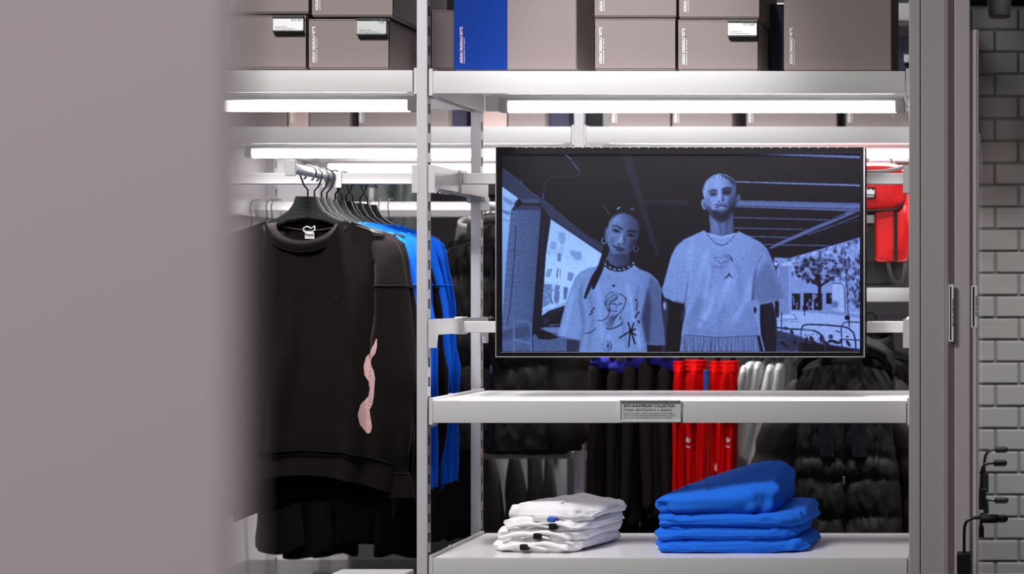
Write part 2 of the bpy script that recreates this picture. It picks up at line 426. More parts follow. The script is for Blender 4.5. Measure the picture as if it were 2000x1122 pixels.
def seal(label, px0, px1, py0, py1, q):
    t = thing('slot_sticker', label, 'sticker', (X((px0 + px1) / 2, q), Y(q), Z((py0 + py1) / 2, q)))
    hw = (px1 - px0) / 2 * q * U; hh = (py1 - py0) / 2 * q * U
    MB().bbox(-hw, hw, -0.004, 0.002, -hh, hh, 0.0015).build('plate', M['label'], t)
    MB().box(-hw * 0.55, -hw * 0.1, -0.0052, -0.0035, -hh * 0.93, hh * 0.93).build('dark_slot', M['black'], t)
    mb = MB(); put_text(mb, 'BITTE ZIEHEN', hw * 0.8, -0.0048, -hh * 0.45, hw * 0.45, hh * 0.95, 0.02, vertical=True)
    mb.build('lettering', M['printdark'], t)
seal('slim white slotted plate on the curved strip left of the flat post', 1853, 1863, 556, 668, 0.982)
seal('slim white slotted plate on the strip beside the bricks', 1897, 1909, 558, 640, 0.975)

# gooseneck holders
def gooseneck(label, pts, capx, blk, q, group, cr=8, tr=3.2):
    t = thing('gooseneck_holder', label, 'holder', (X(blk[0], q), Y(q), Z(blk[3], q)), group=group)
    ox, oy, oz = t.location
    P = [Vector((X(a, q) - ox, 0, Z(b, q) - oz)) for a, b in pts]
    # smooth
    for _ in range(2):
        n = [P[0]]
        for i in range(len(P) - 1):
            n += [P[i] * 0.75 + P[i + 1] * 0.25, P[i] * 0.25 + P[i + 1] * 0.75]
        P = n + [P[-1]]
    MB().tube(P, tr * U * q, 10).build('neck', M['wire'], t, True)
    x0, x1, yy = capx
    r = cr * q * U; a = X(x0, q) - ox; b = X(x1, q) - ox; zc = Z(yy, q) - oz
    MB().tube([(a, 0, zc), (a + 0.002, 0, zc), (a + r * 0.4, 0, zc), (b - r, 0, zc), (b - r * 0.35, 0, zc), (b, 0, zc)], [r * 0.5, r * 0.75, r, r, r * 0.8, r * 0.3], 16).build('capsule_head', M['black'], t, True, sharp=50)
    bx0_, bx1_, by0, by1 = blk
    MB().bbox(X(bx0_, q) - ox, X(bx1_, q) - ox, -0.012, 0.03, 0, Z(by0, q) - oz, 0.003).build('mount_block', M['black'], t)
    return t
g = 'black gooseneck holders in front of the bricks'
gooseneck('black gooseneck holder with the topmost capsule head', [(1922, 960), (1922, 925), (1923, 892), (1932, 880), (1946, 879)], (1943, 1969, 879), (1917, 1931, 926, 962), 1.32, g, 6)
gooseneck('black gooseneck holder second from the top, before the bricks', [(1916, 990), (1916, 960), (1917, 915), (1926, 906), (1942, 905)], (1940, 1967, 905), (1906, 1926, 956, 996), 1.22, g, 6.6)
gooseneck('black gooseneck holder with low sideways neck, third from the top', [(1926, 990), (1927, 976), (1934, 977), (1945, 978)], (1942, 1970, 978), (1921, 1931, 984, 1004), 1.27, g, 6.4)
gooseneck('nearest black gooseneck holder rising from a block at the bottom right', [(1883, 1090), (1883, 1050), (1884, 1022), (1897, 1012), (1917, 1012)], (1914, 1952, 1014), (1869, 1896, 1081, 1135), 0.965, g, 8.6)
gooseneck('black gooseneck holder behind the nearest one with its head to the right', [(1916, 1040), (1916, 1000), (1922, 1010), (1944, 1014)], (1942, 1969, 1014), (1911, 1922, 1030, 1050), 1.16, g, 8)
# lower counter seen at the bottom right edge
ct = thing('counter', 'pale counter corner at the bottom right below the holders', 'counter', (X(1960, 1.2), Y(1.2), 0))
MB().bbox(-0.09, 0.4, -0.72, 0.5, Z(1120, 1.33) - 0.03, Z(1120, 1.33), 0.004).build('worktop', M['lightstone'], ct)
MB().bbox(-0.07, 0.38, -0.68, 0.47, 0, Z(1120, 1.33) - 0.031, 0.004).build('base', M['clad'], ct)
pane_m = mat('clear_acrylic_pane', (200, 205, 212), 0.08, spec=0.5); pane_m.node_tree.nodes['Principled BSDF'].inputs['Alpha'].default_value = 0.18
gp_ = thing('glass_partition', 'clear upright pane beside the bricks that the gooseneck holders are fixed to', 'partition', (KX(20), Y(1.01), 0))
MB().box(-0.003, 0.003, 0, Y(1.43) - Y(1.01), 0, 1.9).build('pane', pane_m, gp_)
MB().bbox(-0.006, 0.006, 0, Y(1.43) - Y(1.01), 1.9, 1.912, 0.001, 1).build('top_rail', M['clad2'], gp_)
# hanging spotlight
sl = thing('ceiling_spotlight', 'black cylinder spotlight hanging at the top right corner', 'lamp', (X(1952, 1.2), Y(1.2), Z(34, 1.2)))
r = 23 * 1.2 * U
MB().tube([(0, 0, 0.0), (0, 0, 0.002), (0, 0, 0.02), (0.0, 0, 0.15)], [r * 0.86, r * 0.93, r, r], 24).build('housing', M['black'], sl, True, sharp=40)
MB().tube([(0, 0, 0.15), (0, 0, ZT - Z(34, 1.2))], 0.01, 10).build('stem', M['black'], sl, True, sharp=40)

# ================================================================== BOXES
def carton(label, px0, px1, py0, py1, q, depth=0.33, m='taupe', lid=True, text=None, group=None, band=None, rz=0, name='shoe_box', lidh=None, tq=0.0):
    """box whose front face spans px0..px1, py0 (top)..py1 (bottom)"""
    x0, x1 = X(px0, q), X(px1, q); z0, z1 = Z(py1, q), Z(py0, q)
    t = thing(name, label, 'box', ((x0 + x1) / 2, Y(q), z0), rz, group)
    w = (x1 - x0) / 2; h = z1 - z0
    lh = lidh if lidh else h * 0.965
    if lid:
        MB().bbox(-w + 0.002, w - 0.002, 0.002, depth - 0.002, 0, h - 0.004, 0.0015, 1).build('body', M[m], t)
        lm = MB(); lm.bbox(-w, w, 0, depth, h - 0.006, h, 0.002, 1)
        lm.box(-w, w, 0, 0.0016, h - lh, h - 0.003); lm.box(w - 0.0016, w, 0, depth, h - lh, h - 0.003); lm.box(-w, -w + 0.0016, 0, depth, h - lh, h - 0.003)
        lm.build('lid', M[m], t)
    else:
        MB().bbox(-w, w, 0, depth, 0, h, 0.002, 1).build('body', M[m], t)
    if band:
        bx = X(band, q) - t.location.x
        MB().bbox(-w - 0.0008, bx, -0.001, 0.05, 0.0004, h + 0.0008, 0.0006, 1).build('blue_wrap', M['boxblue'], t)
    if text:
        tx, ty = text  # baseline of the upright lettering: left px, bottom py
        mb = MB(); u = q * U
        put_text(mb, 'ADIDAS ORIGINALS MITTE', X(tx + 5.2, q) - t.location.x, -0.0022, Z(ty, q) - z0, 5.4 * u, 71 * u, 0.022, vertical=True)
        put_text(mb, 'FLAGSHIPSTORE  SITE  BERLIN', X(tx + 9.6, q) - t.location.x, -0.0022, Z(ty, q) - z0, 2.3 * u, 49 * u, 0.0, vertical=True)
        tm = M['printpale'] if band else M['printwhite']
        mb.v = [v for v in mb.v]
        o = mb.build('lettering', tm, t)
    return t
q = 1.012
zsh = 138.5
carton('taupe shoe box lower of the leftmost stack beside the pillar', 436, 598.5, 30, 134.5, q, text=(443, 119))
carton('taupe shoe box upper of the leftmost stack beside the pillar', 434, 604, -76, 26.5, q, text=(451, 12))
carton('brownish taupe shoe box under another, left of the slotted post', 602, 760, 37, 135, q, text=(611, 123), m='taupe')
carton('brownish taupe shoe box on top of the one left of the slotted post', 608, 768, -66, 32.5, q, text=(617, 21))
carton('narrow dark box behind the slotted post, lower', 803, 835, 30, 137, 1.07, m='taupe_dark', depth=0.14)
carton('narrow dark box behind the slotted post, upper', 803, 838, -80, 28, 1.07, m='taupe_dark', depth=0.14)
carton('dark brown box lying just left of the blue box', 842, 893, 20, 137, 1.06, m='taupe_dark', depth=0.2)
carton('large taupe carton with a royal blue front panel', 887, 1126, -75, 136.5, q, band=991, text=(899, 124), lid=False, name='carton')
MB_ = carton('taupe box lower of the middle stack, directly under a twin', 1161, 1320, 36, 137, q, text=(1171, 125))
carton('taupe box upper of the middle stack, right of the large carton', 1160, 1322, -64, 34, q, text=(1172, 23))
carton('taupe box with a white tag, lower of the right stack', 1323.5, 1481, 38, 138, q, text=(1333, 127))
carton('taupe box over the tagged one, upper of the right stack', 1325, 1484, -62, 36, q, text=(1336, 24))
carton('dark navy box set back between the right stack and the large box', 1502, 1536, 8, 139, 1.06, m='navy', depth=0.18)
carton('tall single dark taupe box at the right end of the top shelf', 1531, 1741, -75, 137.5, q, text=(1543, 126), lid=False, name='carton', m='taupe')

def tagcard(label, px0, px1, py0, py1, q, code, group='card holders on the boxes'):
    x0, x1 = X(px0, q), X(px1, q); z0, z1 = Z(py1, q), Z(py0, q); u = q * U
    t = thing('card_holder', label, 'label', ((x0 + x1) / 2, Y(q), z0), group=group)
    w = (x1 - x0) / 2; h = z1 - z0
    MB().bbox(-w, w, -0.006, -0.002, 0, h, 0.0008, 1).build('card', M['label'] if code != 'T-87' else M['labelgrey'], t)
    MB().bbox(-w - 0.001, w + 0.001, -0.009, 0.0, h - 0.004, h + 0.001, 0.0008, 1).build('upper_rail', M['hanger'], t)
    MB().bbox(-w - 0.001, w + 0.001, -0.009, 0.0, -0.004, 0.0, 0.0008, 1).build('lower_rail', M['hanger'], t)
    MB().prism([(-0.009, -0.0045), (0.0, -0.0045), (0.0, -0.0105), (-0.003, -0.0105)], 'x', -w + 0.003, w + 0.001).build('lower_lip', M['black'], t)
    mb = MB(); put_text(mb, code, w - 3 * u, -0.0064, h - 9.2 * u, 4.6 * u, None, 0.0, align='r')
    put_text(mb, 'Adi Dassler Straße 1', -w + 4 * u, -0.0064, 6.5 * u, 1.7 * u, 24 * u, 0.01)
    put_text(mb, '91074 Herzogenaurach/Germany', -w + 4 * u, -0.0064, 2.8 * u, 1.7 * u, 38 * u, 0.01)
    mb.build('lettering', M['printdark'], t)
tagcard('white card reading DC-341 on the leftmost box stack', 535, 594, 33, 60.5, q - 0.0008, 'DC-341')
tagcard('grey card reading T-87 on the box left of the slotted post', 699, 756, 37.5, 67, q - 0.0008, 'T-87')
tagcard('white card reading DC-2387 on the box of the right stack', 1422.5, 1479, 41.5, 70, q - 0.0008, 'DC-2387')

# rear boxes
rb = [(395, 560, 'taupe', 0), (563, 602, 'taupe_light', 568), (604, 681, 'taupe', 0), (700, 874, 'taupe', 702), (920, 989, 'taupe_light', 0), (992, 1064, 'taupe', 0),
      (1190, 1309, 'taupe', 1196), (1313, 1430, 'taupe', 1317), (1458, 1634, 'taupe', 1462), (1653, 1800, 'taupe', 1656)]
where = ['hidden half by the pillar', 'pinkish and narrow', 'right of the pinkish narrow one', 'behind the slotted front post', 'pale, right of the rear post', 'between pale box and middle post',
         'first right of the middle post', 'second right of the middle post', 'third right of the middle post', 'at the right end']
qb = 1.34
for (a, b, mm, tx), wh in zip(rb, where):
    carton('taupe box in the island rack seen under the lamp, ' + wh, a, b, 140, 248.5, qb, m=mm, lid=False, depth=0.3, group='boxes on the island rack', text=(tx, 240) if tx else None)
dk = [(683, 697, 'navy'), (1072, 1112, 'navy'), (876, 912, 'navy')]
for (a, b, mm), wh in zip(dk, ['between the left taupe boxes', 'left of the middle post', 'behind the right taupe ones']):
    carton('dark navy box set back in the island rack, ' + wh, a * 1.0, b * 1.0, 146, 249.5, 1.352, m=mm, lid=False, depth=0.25, group='dark boxes on the island rack')
carton('navy box with a grey card, seen past the right end carton', 1660, 1800, 70, 139, 1.345, m='navy', lid=False, depth=0.25)
tagcard('blank grey card on the navy box at the far right', 1766, 1796, 104, 122, 1.344, ' ')

# printed sign on the middle shelf
sg = thing('shelf_sign', 'grey printed anniversary sign clipped to the shelf below the screen', 'sign', (X(1270.5, 0.999), Y(0.999), Z(825, 0.999)))
u = U
w = 59.5 * u; h = 44 * u
MB().bbox(-w, w, -0.004, 0.0, 0, h, 0.001, 1).build('card', M['labelgrey'], sg)
MB().bbox(-w, w, -0.0075, -0.0042, h - 3.6 * u, h, 0.0008, 1).build('upper_rail', M['acrylic'], sg)
MB().bbox(-w, w, -0.0075, -0.0042, 0, 3.4 * u, 0.0008, 1).build('lower_rail', M['acrylic'], sg)
MB().bbox(-w, -w + 3 * u, -0.0068, -0.0042, 3.4 * u, h - 3.7 * u, 0.0006, 1).build('side_edge', M['acrylic'], sg)
MB().box(-w + 3.1 * u, w, -0.0055, -0.0041, h - 6.8 * u, h - 3.7 * u).build('dark_strip', mat('grey_strip', (110, 104, 104), 0.5), sg)
mb = MB()
put_text(mb, '20TH ANNIVERSARY COLLECTION', -w + 7.5 * u, -0.0046, h - 14.4 * u, 5.2 * u, 100 * u, 0.028)
mb.build('heading', M['printdark'], sg)
mb = MB()
put_text(mb, 'MONJA GENTSCHOW X ADIDAS', -w + 7.5 * u, -0.0046, h - 22.4 * u, 5.0 * u, 94 * u, 0.0)
for i, (s, L) in enumerate((('Zur Feier von 20 Jahren Adidas Originals Flagship Store Berlin Mitte,', 98), ('haben wir uns mit der Berliner Künstlerin Monja Gentschow zusammen-', 103), ('getan, um eine exklusive Kollektion für unseren Store zu gestalten.', 96))):
    put_text(mb, s, -w + 7.5 * u, -0.0046, h - (27.9 + 4.15 * i) * u, 2.3 * u, L * u, 0.008)
mb.build('body_text', M['printdark'], sg)
# ================================================================== SCREEN
QT = 1.036
tv = thing('display_screen', 'flat screen in the rack showing two people in pale printed shirts', 'screen', (X(1330, QT), Y(QT), Z(493, QT)))
def tx(px): return X(px, QT) - X(1330, QT)
def tz(py): return Z(py, QT) - Z(493, QT)
m = MB(); a0, a1, c0, c1 = 968, 1689.5, 288, 698.5; i0, i1, j0, j1 = 980.5, 1679.5, 301.5, 688
m.box(tx(a0), tx(a1), 0.004, 0.05, tz(c1), tz(c0)).build('back_housing', M['black'], tv)
m = MB()
for (x0, x1, y0, y1) in ((a0 + 2, a1 - 3, c0, j0), (a0 + 2, a1 - 3, j1, c1 - 2.5), (a0 + 2, i0, j0, j1), (i1, a1 - 3, j0, j1)):
    m.box(tx(x0), tx(x1), -0.0015, 0.0039, tz(y1), tz(y0))
m.build('black_bezel', M['bezel'], tv)
m = MB()
m.box(tx(a0), tx(a1), -0.003, 0.0535, tz(c1), tz(c1 - 2.2)); m.box(tx(a0), tx(a0 + 1.8), -0.003, 0.0535, tz(c1 - 2.2), tz(c0)); m.box(tx(a1 - 2.8), tx(a1), -0.003, 0.0535, tz(c1 - 2.2), tz(c0))
m.box(tx(a0 + 1.8), tx(a1 - 2.8), -0.001, 0.0535, tz(c0 + 0.1), tz(c0 - 0.8))
m.build('silver_frame', M['silver'], tv)
MB().box(tx(i0 - 3), tx(i1), -0.0022, -0.0016, tz(j1 + 1), tz(j1)).build('silver_line', M['silver'], tv)
m = MB()
x = a0 + 40
while x < a1 - 20:
    m.box(tx(x), tx(x + 3.2), -0.0024, 0.002, tz(c0 + 1.2), tz(c0 - 0.6)); x += 18.4
m.build('vent_slit_row', M['silver'], tv)['kind'] = 'stuff'
MB().box(-0.12, 0.12, 0.0505, 0.062, -0.24, 0.24).build('wall_mount', M['black'], tv)

W_, H_ = 698, 386
OX, OY = 981.0, 302.0
img = np.full((H_, W_), 0.075)
rng = np.random.default_rng(3)
def blur(a, s):
    if s <= 0.05: return a
    r = max(1, int(s * 2.5 + 0.5)); k = np.exp(-0.5 * (np.arange(-r, r + 1) / s) ** 2); k /= k.sum()
    p = np.pad(a, ((r, r), (r, r)), 'edge')
    t = sum(k[i] * p[:, i:i + a.shape[1]] for i in range(2 * r + 1))
    return sum(k[i] * t[i:i + a.shape[0], :] for i in range(2 * r + 1))
def paint(mask_fn, bb, val, s=0.6, op=1.0):
    pad = int(s * 3 + 3)
    x0 = max(0, int(bb[0] - OX) - pad); x1 = min(W_, int(bb[2] - OX) + pad + 2); y0 = max(0, int(bb[1] - OY) - pad); y1 = min(H_, int(bb[3] - OY) + pad + 2)
    if x1 <= x0 or y1 <= y0: return
    yy, xx = np.mgrid[y0:y1, x0:x1]
    acc = 0
    for dx, dy in ((-.25, -.25), (.25, -.25), (-.25, .25), (.25, .25)):
        acc = acc + mask_fn(xx + 0.5 + dx + OX, yy + 0.5 + dy + OY).astype(float)
    a = blur(acc / 4, s) * op
    sub = img[y0:y1, x0:x1]
    v = val(xx + OX, yy + OY) if callable(val) else val
    img[y0:y1, x0:x1] = sub * (1 - a) + v * a
def poly(pts, val, s=0.6, op=1.0):
    P = np.array(pts, float)
    def f(x, y):
        ins = np.zeros(x.shape, bool); n = len(P)
        for i in range(n):
            x1, y1 = P[i]; x2, y2 = P[(i + 1) % n]
            if y1 == y2: continue
            c = ((y1 > y) != (y2 > y)) & (x < (x2 - x1) * (y - y1) / (y2 - y1) + x1); ins ^= c
        return ins
    paint(f, (P[:, 0].min(), P[:, 1].min(), P[:, 0].max(), P[:, 1].max()), val, s, op)
def ell(cx, cy, rx, ry, val, s=0.8, op=1.0, rot=0.0):
    c, sn = math.cos(R(rot)), math.sin(R(rot)); m_ = max(rx, ry)
    paint(lambda x, y: (((x - cx) * c + (y - cy) * sn) / rx) ** 2 + ((-(x - cx) * sn + (y - cy) * c) / ry) ** 2 <= 1, (cx - m_, cy - m_, cx + m_, cy + m_), val, s, op)
def line(pts, wd, val, s=0.5, op=1.0):
    P = np.array(pts, float); ws = wd if isinstance(wd, (list, tuple)) else [wd] * len(pts)
    def f(x, y):
        r = np.zeros(x.shape, bool)
        for i in range(len(P) - 1):
            d = P[i + 1] - P[i]; L = max(d @ d, 1e-6)
            t = np.clip(((x - P[i, 0]) * d[0] + (y - P[i, 1]) * d[1]) / L, 0, 1)
            ww = (ws[i] + (ws[i + 1] - ws[i]) * t) / 2
            r |= ((x - P[i, 0] - t * d[0]) ** 2 + (y - P[i, 1] - t * d[1]) ** 2) <= ww ** 2
        return r
    m_ = max(ws); paint(f, (P[:, 0].min() - m_, P[:, 1].min() - m_, P[:, 0].max() + m_, P[:, 1].max() + m_), val, s, op)

# bridge underside
img += np.linspace(0, 0.045, W_)[None, :]
for y_, xa_, xb_, v_ in ((387, 1066, 1242, .2), (401, 1078, 1246, .17), (472, 1250, 1275, .2), (352, 1248, 1340, .16), (424, 1270, 1345, .13), (308, 1000, 1120, .12)):
    line([(xa_, y_), (xb_, y_ + 1)], 2.5, v_, 1.0)
poly([(1246, 389), (1345, 391), (1345, 401), (1248, 399)], .2, 1)
line([(1339, 472), (1285, 471)], 1.6, .18)
poly([(1213, 302), (1232, 302), (1288, 500), (1281, 500)], .21, 0.8)
line([(1104, 302), (1115, 312)], 3, .5); line([(1118, 317), (1131, 334)], 3.2, .46)
line([(1132, 335), (1134, 341), (1125, 345), (1080, 347), (1070, 352), (1064, 364), (1062, 378), (1061, 394), (1065, 402), (1076, 409)], 2.6, .27, .6)
line([(1061, 380), (1062, 396), (1067, 404)], 2.2, .48, .6)
line([(1179, 403), (1191, 420)], 2.6, .36)
# right beams
poly([(1340, 301), (1480, 300), (1679, 305), (1679, 310.5), (1477, 302.5)], .62)
poly([(1433, 354.5), (1679, 361), (1679, 365), (1433, 357)], .66)
line([(1340, 353), (1378, 354)], 2, .18)
for i in range(14): ell(1405 + i * 20 + rng.uniform(-3, 3), 307 + i * .5 + rng.uniform(-2, 2), 1.2, 1.5, .3, .6, .7)
poly([(1440, 392), (1679, 397.5), (1679, 414.5), (1434, 405)], .58)
line([(1436, 402.5), (1679, 409.5)], 1.4, .3)
for i in range(62):
    xx_ = 1440 + i * 3.9
    ell(xx_, 395 + (xx_ - 1440) * .022, .8, 1.0, .38, .4, .8); ell(xx_ + 2, 406 + (xx_ - 1440) * .031, .9, 1.1, .3, .4, .8)
for a_, b_ in (((1432, 425.5), (1625, 430.5)), ((1434, 446), (1575, 449)), ((1460, 462.5), (1542, 464.5)), ((1492, 478), (1618, 480.5))): line([a_, b_], 2.1, .52)
poly([(1497, 487), (1520, 474), (1655, 414), (1674, 415), (1510, 485)], .55)
line([(1578, 459), (1628, 441), (1678, 421)], 2.6, .45); line([(1600, 446), (1678, 430)], 1.4, .3)
line([(1560, 452), (1650, 420)], 1.4, .12)
poly([(1508, 490), (1615, 482), (1600, 490), (1540, 505), (1512, 503)], .1)
for i in range(60): ell(rng.uniform(1440, 1675), rng.uniform(312, 460), .5, .5, .3, .3, .6)
# left: sky, girder, column
poly([(981, 362), (1014, 388), (999, 412), (992, 496), (985, 600), (981, 640)], lambda x, y: .86 - (y - 362) * .0007)
poly([(984, 384), (1003, 395), (1001, 404), (984, 394)], .66, 1.2); poly([(981, 410), (997, 414), (996, 422), (981, 416)], .62, 1); line([(981, 428), (996, 433)], 1.5, .6)
poly([(1076, 427), (1180, 497), (1180, 530), (1130, 600), (1112, 612), (1058, 622), (1066, 497)], lambda x, y: .93 - np.abs(y - 540) * .0006)
for a_ in ([(1090, 455), (1105, 455), (1104, 470), (1098, 482), (1092, 470)], [(1077, 470), (1088, 476), (1086, 488), (1074, 486)], [(1112, 489), (1135, 492), (1138, 507), (1125, 510), (1114, 498)]): poly(a_, .74, 1.2)
poly([(1069, 482), (1090, 492), (1096, 478), (1102, 481), (1100, 500), (1068, 497)], .85, .8)
poly([(1090, 495), (1096, 495), (1096, 511), (1089, 511)], .6, .8)
for k in range(3): line([(1078 - k * 3.5, 526), (1073 - k * 3.2, 541)], 1.6, .5); 
line([(1090, 526), (1088, 542)], 3, .58); line([(1095, 527), (1094, 543)], 1.4, .5); poly([(1110, 531), (1122, 535), (1117, 550), (1108, 548)], .66, .8)
poly([(1062, 555), (1079, 556), (1078, 592), (1060, 602)], .62, .8); poly([(1084, 557), (1094, 558), (1092, 590), (1083, 592)], .6, .8); poly([(1101, 561), (1110, 562), (1106, 585), (1101, 586)], .55, .8)
for k in range(26): ell(rng.uniform(1062, 1094), rng.uniform(562, 596), 1.5, 2.5, rng.choice([.45, .85]), .8, .6)
poly([(1059, 606), (1080, 601), (1108, 588), (1112, 592), (1104, 602), (1080, 608), (1059, 618)], .8, .8)
poly([(1058, 618), (1072, 608), (1104, 597), (1098, 640), (1058, 640)], .16, .8)
ell(1066, 627, 6, 8, .24, 1); line([(1073, 636), (1092, 634)], 1.5, .6); line([(1075, 612), (1100, 603)], 1.2, .4)
poly([(1054, 640), (1120, 638), (1135, 687), (981, 687), (981, 648), (1050, 648)], .5, .8)
poly([(1062, 640), (1094, 640), (1092, 650), (1066, 650)], .62, 1)
poly([(981, 330), (1006, 348), (1040, 378), (1056, 386), (1075, 400), (1112, 432), (1138, 455), (1182, 482), (1180, 499), (1076, 428), (1057, 402), (1022, 398), (1013, 388), (981, 365)], .33, .7)
line([(983, 331), (1006, 347), (1038, 377), (1052, 384)], 1.5, .48, .5); line([(1076, 409), (1138, 452), (1178, 478)], 1.3, .4, .5, .7); line([(1078, 428), (1180, 497)], 2.5, .22, .8, .7)
ell(1019, 356, 2.6, 3, .4, .8)
poly([(1016, 388), (1054, 390), (1052, 398), (1020, 397)], .42, .6); poly([(1018, 398), (1056, 398), (1058, 404), (1015, 404)], .12, .7); poly([(1018, 401), (1056, 402), (1059, 412), (1003, 412)], .34, .8)
line([(1013, 390), (1006, 398), (1007, 410)], 3, .35)
col = [(999, 411), (1057.5, 411), (1051, 498), (1040, 640), (1038, 650), (981, 650), (981, 640), (990, 500)]
poly(col, lambda x, y: .52 - (x - 1000) * .0012)
for y_ in list(range(418, 650, 12)):
    for f in (.03, .12, .8, .93):
        xl = 999 - (y_ - 411) * .085; xr = 1057 - (y_ - 411) * .075
        ell(xl + (xr - xl) * f, y_, 1.0, 1.1, .32, .4, .75)
for y_ in (421, 430, 490, 552, 560, 636):
    for k in range(8): ell(1001 - (y_ - 411) * .08 + k * 6.6, y_ + (k % 2), .9, 1.0, .34, .4, .8)
line([(1008, 442), (1005, 500), (997, 600), (991, 634)], 1.6, .25, .5); line([(1009, 441), (1040, 441)], 1.2, .38, .5, .6)
poly([(1057.5, 411), (1062, 408), (1076, 428), (1066, 500), (1060, 590), (1056, 640), (1059, 655), (1040, 655), (1041, 633), (1051, 497)], .17, .7)
line([(1060, 450), (1056, 540)], 3, .25, 1.5)
poly([(1042, 648), (1060, 645), (1075, 650), (1092, 660), (1070, 664), (1052, 662)], .12, 1)
poly([(1020, 636), (1040, 641), (1038, 660), (981, 662), (981, 648)], .42, 1.5)
for k in range(500): ell(rng.uniform(981, 1130), rng.uniform(655, 687), 1, .8, rng.choice([.28, .66]), .5, .35)
line([(1004, 687), (1004, 634), (1008, 627), (1030, 629), (1037, 633), (1039, 687)], 3.6, .56, .6); line([(1004, 664), (1038, 671)], 3, .6, .6); line([(1040, 640), (1041, 687)], 1.5, .2)
line([(1044, 652), (1052, 664)], 2, .45)
# right: street, trees, column, hoops
poly([(1512, 503), (1540, 505), (1612, 484), (1679, 464), (1679, 687), (1470, 687), (1468, 560), (1508, 530)], .72, .7)
for k in range(420):
    x_ = rng.uniform(1537, 1679); y_ = rng.uniform(470, 552)
    if y_ < 505 - (x_ - 1536) * .28 + 3 or y_ > 556 - abs(x_ - 1600) * .22: continue
    d = math.hypot((x_ - 1595) / 42, (y_ - 530) / 30); v = rng.choice([.12, .2, .45]) if d < 1 else rng.choice([.3, .5, .78, .9])
    ell(x_, y_, rng.uniform(2, 5), rng.uniform(1.5, 4), v, 1.0, .75, rng.uniform(0, 180))
for k in range(90): ell(rng.uniform(1648, 1679), rng.uniform(500, 600), 2, 4, rng.choice([.18, .3, .8]), 1, .7)
poly([(1546, 572), (1627, 572), (1627, 606), (1546, 607)], .7)
for x0, x1, y0, y1 in ((1546, 1562, 574, 606), (1569, 1586, 573, 606), (1589, 1605, 574, 606), (1613, 1624, 573, 594)): poly([(x0, y0), (x1, y0), (x1, y1), (x0, y1)], .13, .7)
for k in range(22): ell(rng.uniform(1548, 1625), rng.uniform(578, 604), 2, 3.5, .7, .7, .8)
line([(1600, 606), (1600, 560), (1596, 540)], [6, 6, 10], .14, .7); line([(1600, 560), (1618, 548), (1626, 540)], [5, 3, 2], .15); line([(1600, 560), (1580, 545)], [4, 2], .15)
poly([(1546, 607), (1679, 610), (1679, 687), (1517, 687), (1516, 618)], .82, .8)
poly([(1516, 610), (1555, 608), (1640, 616), (1679, 622), (1679, 615), (1640, 608), (1546, 605)], .68, 1)
line([(1520, 627), (1560, 629)], 1.2, .6); ell(1571, 602, 4, 6, .1, .7); line([(1571, 604), (1571, 616)], 1.6, .3)
poly([(1624, 553), (1648, 552), (1650, 612), (1626, 606)], .84, 1); ell(1630, 595, 7, 7, .55, 2)
line([(1624, 554), (1642, 554), (1648, 562), (1650, 612)], 1.6, .4)
line([(1652, 535), (1656, 620)], 2, .35); ell(1654, 621, 5, 4.5, .08, .7); line([(1657, 622), (1658, 638)], 2.2, .12)
poly([(1509, 515), (1516, 510), (1520, 518), (1516, 526), (1520, 620), (1514, 616), (1512, 560)], .15, .8)
poly([(1520, 520), (1545, 520), (1545, 614), (1520, 617)], .66, .7); poly([(1540, 520), (1545, 520), (1545, 614), (1540, 614)], .74, .5); poly([(1528, 515), (1540, 510), (1544, 520), (1526, 520)], .85, .7)
poly([(1512, 512), (1519, 514), (1516, 521), (1511, 517)], .92, .6)
poly([(1470, 585), (1484, 590), (1484, 630), (1470, 612)], .7, .6); ell(1474, 606, 3, 6, .15, .8)
poly([(1513, 588), (1521, 590), (1520, 622), (1514, 616)], .12, .7)
poly([(1529, 615), (1549, 614), (1555, 622), (1524, 624)], .86, .6); line([(1525, 624), (1556, 624), (1549, 614)], 1.3, .4)
poly([(1516, 645), (1545, 652), (1590, 668), (1679, 683), (1679, 687), (1516, 687)], .32, 1.2)
for k in range(200): ell(rng.uniform(1516, 1600), rng.uniform(652, 687), 1.5, 1, rng.choice([.16, .5]), .6, .5)
poly([(1560, 668), (1620, 676), (1679, 684), (1679, 687), (1560, 687)], .1, 1.5)
for x_, y_, rx, ry, ro in ((1534, 642, 5, 3, 10), (1546, 649, 5, 3, 60), (1531, 673, 9, 3.5, 40), (1552, 668, 3, 6, 0), (1574, 664, 3, 6, 25), (1584, 661, 3, 5, -30), (1590, 671, 11, 3.6, 52), (1603, 662, 3, 7, 0),
                             (1620, 667, 4, 3, 0), (1630, 668, 10, 3, 20), (1641, 667, 3, 5, 20), (1622, 658, 4, 4, 0), (1636, 648, 6, 1, 20), (1656, 671, 7, 3, 55), (1654, 658, 3, 1.5, 0), (1612, 670, 8, 3, 30)):
    ell(x_, y_, rx, ry, .12, .7, .9, ro)
ell(1620, 657, 3, 3, .45, 1)
H = [[(1516, 640), (1540, 643), (1565, 643.5), (1589, 646), (1598, 650), (1606, 657), (1611, 672), (1612, 687)], [(1565, 642), (1568, 636), (1576, 634), (1610, 635), (1645, 638), (1656, 641), (1666, 650), (1670, 665), (1671, 687)],
     [(1643, 637), (1647, 631), (1655, 629), (1679, 630)], [(1564, 644), (1564, 687)], [(1642, 640), (1644, 682)], [(1526, 612), (1526, 650)], [(1645, 663), (1679, 665)]]
for h_ in H: line(h_, 3.2 if h_ in H[:2] else 2.2, .28, .5)
line([(1567, 643), (1586, 645)], 2.2, .62, .5)
